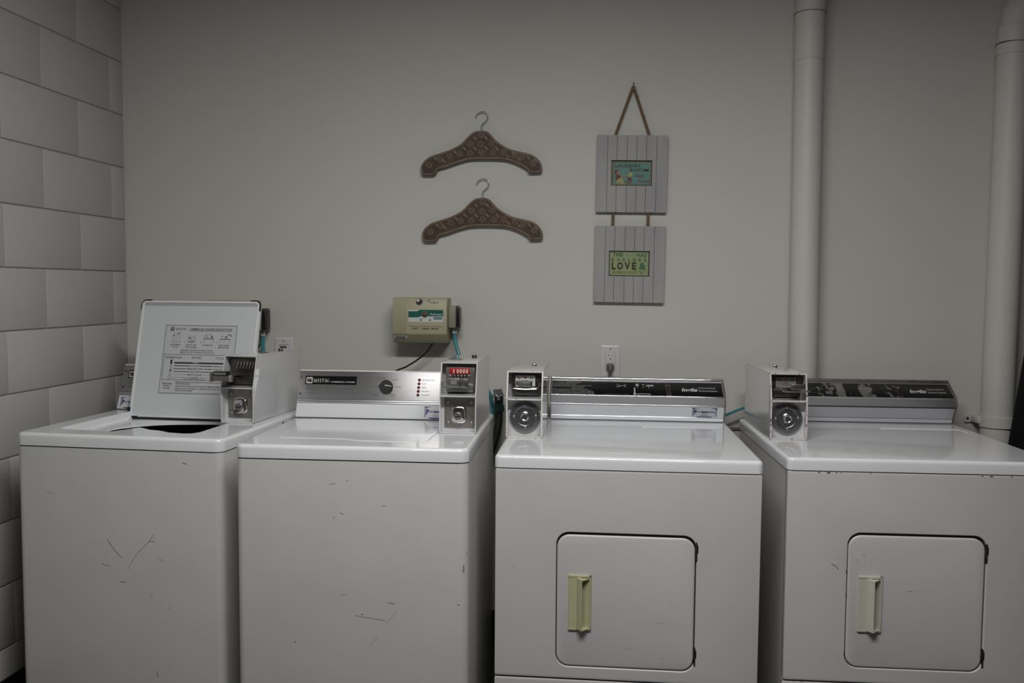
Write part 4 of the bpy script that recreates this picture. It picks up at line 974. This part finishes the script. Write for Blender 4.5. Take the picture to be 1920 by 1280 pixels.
m = MB(); m.tube(smooth_path([(0, -.026, .004), (0, -.031, -.010), (-.001, -.030, -.022), (-.003, -.030, -.040), (-.006, -.030, -.08), (-.010, -.03, -.2), (-.012, -.03, -.4)], 6), lambda t_: .0078 if t_ < .25 else .0060, 12); m.build('cord', M['cord'], pc)

# ------------------------------------------------------------------ carved hangers
HO = [(65,560),(68,530),(90,490),(150,445),(240,415),(330,385),(420,335),(480,275),(525,238),(560,227),(600,224),(640,228),(675,250),(720,300),(780,345),(860,385),(960,410),(1040,430),(1090,465),(1120,500),(1132,540),(1131,572),(1122,586),(1070,590),(1018,588),(1000,560),(960,535),(900,505),(820,480),(740,472),(620,470),(500,475),(400,500),(300,535),(240,550),(212,565),(190,604),(140,610),(88,608),(68,588)]
def hanger(label, x, z, mirror, seed):
    k_ = .000428; rnd = random.Random(seed)
    H_ = thing('clothes_hanger', label, 'clothes hanger', (x, YW, z), 0, 'carved wooden hangers on the back wall')
    def q2(px, py): return ((px-600)*k_*mirror, (224-py)*k_)
    pts = [q2(*p) for p in HO]
    if mirror < 0: pts = pts[::-1]
    ccw = sum(a[0]*b_[1]-b_[0]*a[1] for a, b_ in zip(pts, pts[1:]+pts[:1])) > 0
    if not ccw: pts = pts[::-1]
    sm = [(v.x, v.y) for v in smooth_path([(a, b_, 0) for a, b_ in pts], 3, True)]
    inn = offset_poly(sm, .0022); inn2 = offset_poly(sm, .0076)
    m = MB()
    m.loops([[(a, -.0015, b_) for a, b_ in offset_poly(sm, .002)], [(a, -.004, b_) for a, b_ in sm], [(a, -.020, b_) for a, b_ in sm], [(a, -.0225, b_) for a, b_ in inn], [(a, -.0225, b_) for a, b_ in inn2], [(a, -.0205, b_) for a, b_ in offset_poly(sm, .0082)]])
    m.plate_hole([(a, -.0015, b_) for a, b_ in offset_poly(sm, .002)], [])
    m.build('body', M['wood_rim'], H_, 30)
    m = MB(); m.plate_hole([(a, -.0204, b_) for a, b_ in offset_poly(sm, .0074)], []); m.build('carved_face', M['wood_face'], H_, 0)
    # raised carving: small rosettes and slanting bars
    m = MB()
    fl = [(595,340),(500,335),(690,332),(410,425),(500,420),(600,412),(700,412),(795,412),(140,520),(1055,505),(320,440),(233,470),(890,435),(960,452),(600,262)]
    def nb_(a, b_):  # keep inside
        return True
    for px, py in fl:
        cx_, cz_ = q2(px + rnd.uniform(-3,3), py); R_ = .0068
        seg = 12
        for i in range(seg):
            a0, a1 = 2*PI*i/seg, 2*PI*(i+1)/seg
            P = [(cx_ + r_*math.cos(t_), cz_ + r_*math.sin(t_)) for r_, t_ in ((R_, a0), (R_+.0022, a0), (R_+.0022, a1), (R_, a1))]
            m.prism([(p, -.0215, q) for p, q in P], (0, .0012, 0))
        for i in range(6):
            t_ = 2*PI*i/6 + .3; R3 = R_+.0048
            m.prism([(cx_ + R3*math.cos(t_) + .0021*math.cos(s_), -.0217, cz_ + R3*math.sin(t_) + .0021*math.sin(s_)) for s_ in [2*PI*j/6 for j in range(6)]], (0, .0013, 0))
        m.prism([(cx_ + .0024*math.cos(s_), -.0218, cz_ + .0024*math.sin(s_)) for s_ in [2*PI*j/8 for j in range(8)]], (0, .0014, 0))
    for px, py in ((545,290),(643,290),(450,378),(545,380),(643,377),(735,378),(875,405),(1012,458),(268,485),(925,468),(830,445),(365,405),(190,455),(1080,480)):
        cx_, cz_ = q2(px, py); a_ = -.85*mirror + rnd.uniform(-.1,.1); c_, s_ = math.cos(a_), math.sin(a_)
        m.prism([(cx_ + p*c_ - q*s_, -.0217, cz_ + p*s_ + q*c_) for p, q in ((-.0085,-.0028),(.0085,-.0028),(.0085,.0028),(-.0085,.0028))], (0, .0013, 0))
    m.build('carving', M['wood_orn'], H_, 0)
    m = MB()
    hk = [(600,232),(600,205),(600,170),(622,150),(645,128),(653,100),(643,72),(620,59),(598,57),(574,66),(556,82),(547,95)]
    P = [((px-600)*k_, -.012, (224-py)*k_) for px, py in hk]
    m.tube(smooth_path(P, 5), .00185, 10); m.lathe([(.0024, -.0024), (.0034, 0), (.0024, .0024)], 10, AX(P[-1], (P[-1][0]-P[-2][0], 0, P[-1][2]-P[-2][2])))
    m.build('hook', M['chrome'], H_)
    return H_
hanger('carved wooden clothes hanger, upper of the pair on the back wall', -.3145, 1.952, 1, 1)
hanger('carved wooden clothes hanger, lower of the pair on the back wall', -.3095, 1.703, 1, 2)

# ------------------------------------------------------------------ hanging sign
SG = thing('hanging_sign', 'two grey plank plaques hanging on jute rope beside the carved hangers', 'wall sign', (.246, YW, 1.625), 0)
def plaque(name, cx_, z0, z1, tilt, lab):
    wd_ = .262; h_ = z1-z0; x0 = cx_-wd_/2; m = MB(); d_ = .020
    ox0, ox1, oz0, oz1 = x0 + .208*wd_, x0 + .785*wd_, z1 - .655*h_, z1 - .325*h_
    m.box(x0+.002, x0+wd_-.002, -.010, -.003, z0+.002, z1-.002, mi=1)
    cuts = [0, .152, .285, .43, .565, .70, .845, 1.]
    for a, b_ in zip(cuts[:-1], cuts[1:]):
        pa, pb = x0 + a*wd_ + .0005, x0 + b_*wd_ - .0005
        segs = [(z0, z1)]
        # pieces around the window
        lo_, hi_ = max(pa, ox0), min(pb, ox1)
        if hi_ <= lo_: m.box(pa, pb, -d_, -.009, z0, z1, bev=.0008, seg=1)
        else:
            m.box(pa, pb, -d_, -.009, z0, oz0, bev=.0008, seg=1); m.box(pa, pb, -d_, -.009, oz1, z1, bev=.0008, seg=1)
            if pa < ox0 - .001: m.box(pa, ox0, -d_, -.009, oz0, oz1)
            if pb > ox1 + .001: m.box(ox1, pb, -d_, -.009, oz0, oz1)
    o = m.build(name, [M['plank'], M['groove']], SG, 0)
    return o, (ox0, ox1, oz0, oz1)
zB = 1.625
p1, w1 = plaque('plaque', -.0005, 1.650-zB, 1.9340-zB, 0, '')
p2, w2 = plaque('plaque', -.001, 1.314-zB, 1.5990-zB, 0, '')
def picture(par, w_, base, edge):
    F_ = Face((w_[0], -.0115, w_[3]), (1,0,0), (0,0,-1), .0005)
    W2_, H2_ = w_[1]-w_[0], w_[3]-w_[2]
    m = MB(); m.box(w_[0], w_[1], -.0112, -.0098, w_[2], w_[3]); pic = m.build('picture', edge, par, 0)
    return F_, W2_, H2_, pic
F_, PW, PH, pic = picture(p1, w1, None, M['olive'])
d = Draw(F_, .6); d.rect(.06*PW, .09*PH, .955*PW, .94*PH); d.build('picture_ground', M['picteal'], p1)
d = Draw(F_, .9); d.frame(0, 0, PW, PH, .0022); d.build('picture_edge', M['picdark'], p1)
d = Draw(F_, 1.4); d.text('LAUNDRY', .10*PW, .27*PH, .64*PW, .13*PH, .02); d.text('ROOM', .46*PW, .43*PH, .46*PW, .115*PH, .02); d.build('dark_lettering', M['brownink'], p1)
d = Draw(F_, 1.4); d.text('Help', .58*PW, .655*PH, .22*PW, .13*PH, .02, slant=.25); d.text('Wanted', .63*PW, .86*PH, .31*PW, .125*PH, .02, slant=.25); d.build('red_lettering', M['crimson'], p1)
def pp(pts, mname, nm, l=1.4):
    d = Draw(F_, l); d.poly([(a*PW, b_*PH) for a, b_ in pts]); d.build(nm, M[mname], p1)
def ell(cx_, cy_, rx, ry, n=16): return [(cx_ + rx*math.cos(2*PI*i/n), cy_ + ry*math.sin(2*PI*i/n)) for i in range(n)]
pp(ell(.15, .46, .065, .10), 'hair', 'printed_hair', 1.4); pp(ell(.172, .475, .040, .075), 'skin', 'printed_face', 1.9)
pp([(.12,.58),(.20,.56),(.25,.64),(.24,.78),(.20,.90),(.14,.86),(.11,.70)], 'maroon', 'printed_blouse', 1.5)
pp([(.22,.60),(.42,.57),(.42,.61),(.25,.66)], 'skin', 'printed_arm', 1.9)
pp([(.18,.72),(.26,.66),(.30,.76),(.34,.92),(.16,.93),(.12,.82)], 'cream', 'printed_apron', 1.7)
pp([(.40,.52),(.46,.46),(.53,.47),(.52,.58),(.48,.66),(.42,.62)], 'cream', 'printed_washing', 1.7)
pp([(.41,.66),(.49,.66),(.51,.80),(.42,.80)], 'maroon', 'printed_washboard', 1.4)
pp([(.34,.78),(.52,.80),(.50,.90),(.46,.92),(.34,.86)], 'olive', 'printed_tub', 1.5)
F_, PW, PH, pic = picture(p2, w2, None, M['picdark'])
d = Draw(F_, .6); d.rect(.025*PW, .03*PH, .975*PW, .965*PH); d.build('picture_ground', M['picgreen'], p2)
d = Draw(F_, 1.2); d.text('THIS', .09*PW, .22*PH, .26*PW, .15*PH, .035); d.text('HAS', .68*PW, .22*PH, .25*PW, .14*PH, .03); d.text('&', .75*PW, .72*PH, .17*PW, .26*PH, .03); d.text('D', .335*PW, .405*PH, .075*PW, .115*PH, .04); d.build('green_lettering', M['greenink'], p2)
d = Draw(F_, 1.2); d.text('home', .41*PW, .21*PH, .22*PW, .075*PH, .0, slant=.2); d.build('pale_lettering', M['paleink'], p2)
d = Draw(F_, 1.2)
for c_, q in (('E', .065), ('N', .20), ('L', .475), ('E', .60), ('S', .725), ('S', .86)): d.text(c_, q*PW, .405*PH, .07*PW, .115*PH, .03)
d.text('Laundry', .10*PW, .885*PH, .76*PW, .13*PH, -.004, slant=.35); d.build('olive_lettering', M['oliveink'], p2)
d = Draw(F_, 1.2)
for c_, q, w_ in (('L', .07, .105), ('O', .205, .15), ('V', .385, .145), ('E', .57, .11)): d.text(c_, q*PW, .72*PH, w_*PW, .26*PH, .05)
d.build('dark_lettering', M['brownink'], p2)
def rope(a, b_, name, r_=.0048, n=60, turns=9):
    a, b_ = Vector(a), Vector(b_); t_ = (b_-a); L_ = t_.length; t_.normalize(); e1 = t_.cross(Vector((0,1,0))).normalized(); e2 = t_.cross(e1)
    m = MB()
    for s_ in range(3):
        m.tube([a + t_*(L_*i/n) + (e1*math.cos(2*PI*(turns*i/n + s_/3)) + e2*math.sin(2*PI*(turns*i/n + s_/3)))*r_*.55 for i in range(n+1)], r_*.62, 7)
    # loose fibres
    rn = random.Random(int(a.x*1000))
    for i in range(40):
        q = a + t_*(L_*rn.random()); dr = (e1*rn.uniform(-1,1) + e2*rn.uniform(-1,1) + t_*rn.uniform(-1,1)).normalized()
        m.tube([q, q + dr*.006, q + dr*.009 + t_*.002], .0003, 4)
    return m.build(name, M['rope'], SG)
rope((-.066, -.012, 1.930-zB), (-.003, -.012, 2.112-zB), 'hanging_rope'); rope((.0635, -.012, 1.930-zB), (-.001, -.012, 2.112-zB), 'hanging_rope')
rope((-.066, -.012, 1.595-zB), (-.066, -.012, 1.654-zB), 'link_rope', n=24, turns=3); rope((.0645, -.012, 1.595-zB), (.0645, -.012, 1.654-zB), 'link_rope', n=24, turns=3)
SG.rotation_euler = (0, .0095, 0)
nb = MB(); nb.lathe([(.0018, -.002), (.0018, .028), (.004, .028), (.004, .030)], 12, AX((.249, YW, 2.113), (0,-1,.25))); tag(nb.build('nail', M['nail']), 'small brass nail holding up the jute rope of the hanging sign', 'nail')

# ------------------------------------------------------------------ dryer vent ducts
def duct(label, parts):
    D_ = thing('vent_duct', label, 'duct', parts['at'], 0, 'white painted vent ducts')
    return D_
R1 = .051; X1, Y1 = .872, YW-R1-.003; X1b = .889
d1 = thing('vent_duct', 'white painted vent duct rising behind the coin box of the worn dryer', 'vent duct', (X1b, Y1, 0), 0, 'white painted vent ducts')
dx = X1 - X1b   # the duct leans a little
def leaning(z): return dx*z/2.3
m = MB(); m.tube([(leaning(z_), 0, z_) for z_ in (.02, .6, 1.2, 1.8, 2.20)], R1, 40, cap=False); m.build('pipe', M['pipe'], d1)
m = MB(); m.tube([(leaning(2.19), 0, 2.187), (leaning(2.21), 0, 2.20), (leaning(2.27), 0, 2.36)], R1+.0016, 40, cap=True); m.tube([(leaning(2.19), 0, 2.19), (leaning(2.19), 0, 2.1955)], R1+.003, 40); m.build('sleeve', M['pipe'], d1)
def gored(parent, cx_, z0, R_, bend, n, sgnx, name='elbow', amax=.75):
    """segmented elbow turning sideways"""
    m = MB(); P = []; rings = []
    for i in range(n+1):
        a_ = amax*i/n
        P.append((cx_ + sgnx*bend*(1-math.cos(a_)), 0, z0 + bend*math.sin(a_)))
    e_ = (Vector(P[-1])-Vector(P[-2])).normalized(); q_ = Vector(P[-1]); k_ = (HC-.05-q_.z)/e_.z      # on up into the ceiling
    if k_ > .02: P += [tuple(q_ + e_*k_*.5), tuple(q_ + e_*k_)]
    m.tube(P, R_+.002, 40, cap=True)
    bd = MB()
    for i in range(1, n):
        t_ = (Vector(P[i+1])-Vector(P[i-1])).normalized()
        m.tube([Vector(P[i]) - t_*.002, Vector(P[i]) + t_*.002], R_+.0038, 40)
    return m.build(name, M['pipe'], parent, 25)
gored(d1, leaning(2.27), 2.355, R1, .45, 7, 1)
m = MB(); m.tube([(leaning(2.268), 0, 2.3535), (leaning(2.268), 0, 2.3555)], R1+.0045, 40); m.build('seam_ring', M['pipe_seam'], d1)
R2 = .054; X2, Y2 = 1.576, YW-R2-.004
d2 = thing('vent_duct', 'white painted vent duct clamped to the wall next to the black board', 'vent duct', (X2, Y2, 0), 0, 'white painted vent ducts')
m = MB(); m.tube([(.003*z_, 0, z_) for z_ in (.02, .6, 1.2, 1.8, 2.21)], R2, 40, cap=False); m.build('pipe', M['pipe'], d2)
m = MB(); m.tube([(.0066, 0, 2.20), (.0066, 0, 2.24)], R2+.002, 40); m.tube([(.0066, 0, 2.201), (.0066, 0, 2.2065)], R2+.0035, 40); m.build('sleeve', M['pipe'], d2)
gored(d2, .0066, 2.24, R2, .36, 4, 1, amax=.62)
m = MB(); m.tube([(.0066, 0, 2.2385), (.0066, 0, 2.2405)], R2+.0045, 40); m.build('seam_ring', M['pipe_seam'], d2)
zs = .893
m = MB(); m.tube([(.003, 0, zs-.019), (.003, 0, zs+.019)], R2+.006, 40); m.box(-.088, -.045, .050, .0565, zs-.012, zs+.016, bev=.001); m.box(-.066, -.05, -.004, .052, zs-.008, zs+.016, bev=.001)
m.build('strap_clamp', M['pipe'], d2)
m = MB(); m.lathe([(.005,0),(.005,.002),(.003,.004)], 12, AX((-.078, .050, zs+.003), (0,-1,0))); m.build('clamp_screw', M['rust'], d2)

# ------------------------------------------------------------------ water valve, hoses
V = thing('water_valve', 'chrome star handled water valve between washer and dryer', 'water valve', (-.2405, YW, .971))
m = MB(); T0 = AX((0, -.085, 0), (0,-1,0)); pr = []
star = []
for i in range(50):
    a_ = 2*PI*i/50; rr = .0215*(1 + .20*math.cos(5*a_ + 1.2)); star.append((rr*math.cos(a_), rr*math.sin(a_)))
m.loops([[(p*s, q*s, h) for p, q in star] for s, h in ((.5, -.004), (.92, -.002), (1., .004), (.95, .010), (.7, .0135), (.35, .0125), (.30, .009))], close_first=True, close_last=True, T=T0)
for i in range(5):
    a_ = 2*PI*i/5 - .24; m.lathe([(.0062, .004), (.0060, .010), (.0042, .0145), (.0001, .016)], 12, T0 @ Matrix.Translation((.019*math.cos(a_), .019*math.sin(a_), 0)))
m.build('handle', M['chrome'], V)
m = MB(); m.lathe([(.008, -.03), (.008, 0)], 12, T0); m.tube([(0, -.055, 0), (0, -.055, -.05)], .017, 16); m.tube([(0, 0, -.012), (0, -.055, -.012)], .014, 16); m.tube([(0, -.055, -.046), (0, -.055, -.07)], .021, 6)
m.build('body', M['green_valve'], V)
hs = MB(); hs.tube(smooth_path([(-.2405, YW-.055, .902), (-.241, YW-.057, .86), (-.250, YW-.07, .81), (-.268, YW-.09, .755), (-.295, YW-.12, .71), (-.34, YW-.13, .64), (-.40, YW-.13, .5), (-.42, YW-.13, .2), (-.42, YW-.13, .02)], 8), .0150, 14)
tag(hs.build('hose', M['rubber']), 'thick black hose curving down from the chrome water valve', 'hose')
tb = MB(); tb.tube(smooth_path([(.36, YW-.05, .86), (.50, YW-.06, .888), (.57, YW-.065, .893), (.61, YW-.065, .905), (.66, YW-.06, .925), (.72, YW-.05, .94), (.76, YW-.045, .93)], 6), .0045, 10)
tag(tb.build('tube', M['hose_teal']), 'teal plastic tube looping behind the gap between the dryers', 'tube')
tb = MB(); tb.tube(smooth_path([(.34, YW-.07, .02), (.34, YW-.07, .40), (.35, YW-.07, .70), (.39, YW-.075, .79), (.50, YW-.085, .838), (.58, YW-.085, .848), (.66, YW-.08, .852), (.76, YW-.07, .835)], 6), .0075, 10)
tag(tb.build('cable', M['cord']), 'thick grey cable below the teal tube between the dryers', 'cable')

# ------------------------------------------------------------------ black board leaning at the right
bb = MB(); Tb = Matrix.Translation((1.468, 3.10, 0)) @ Matrix.Rotation(.128, 4, 'Y')
bb.box(.002, .44, -.018, .018, .060, 1.34, bev=.006, T=Tb)
bd_ = bb.build('leaning_board', M['board'])
tag(bd_, 'black board tilted in front of the clamped vent duct', 'board')
mn = min(v.co.z for v in bd_.data.vertices)
bd_.location.z = -mn + .0005; bd_.location.x = .127*mn

# ------------------------------------------------------------------ view settings
vs = bpy.context.scene.view_settings
vs.view_transform = 'Standard'; vs.look = 'None'; vs.gamma = 1; vs.use_curve_mapping = False; vs.exposure = 0.0
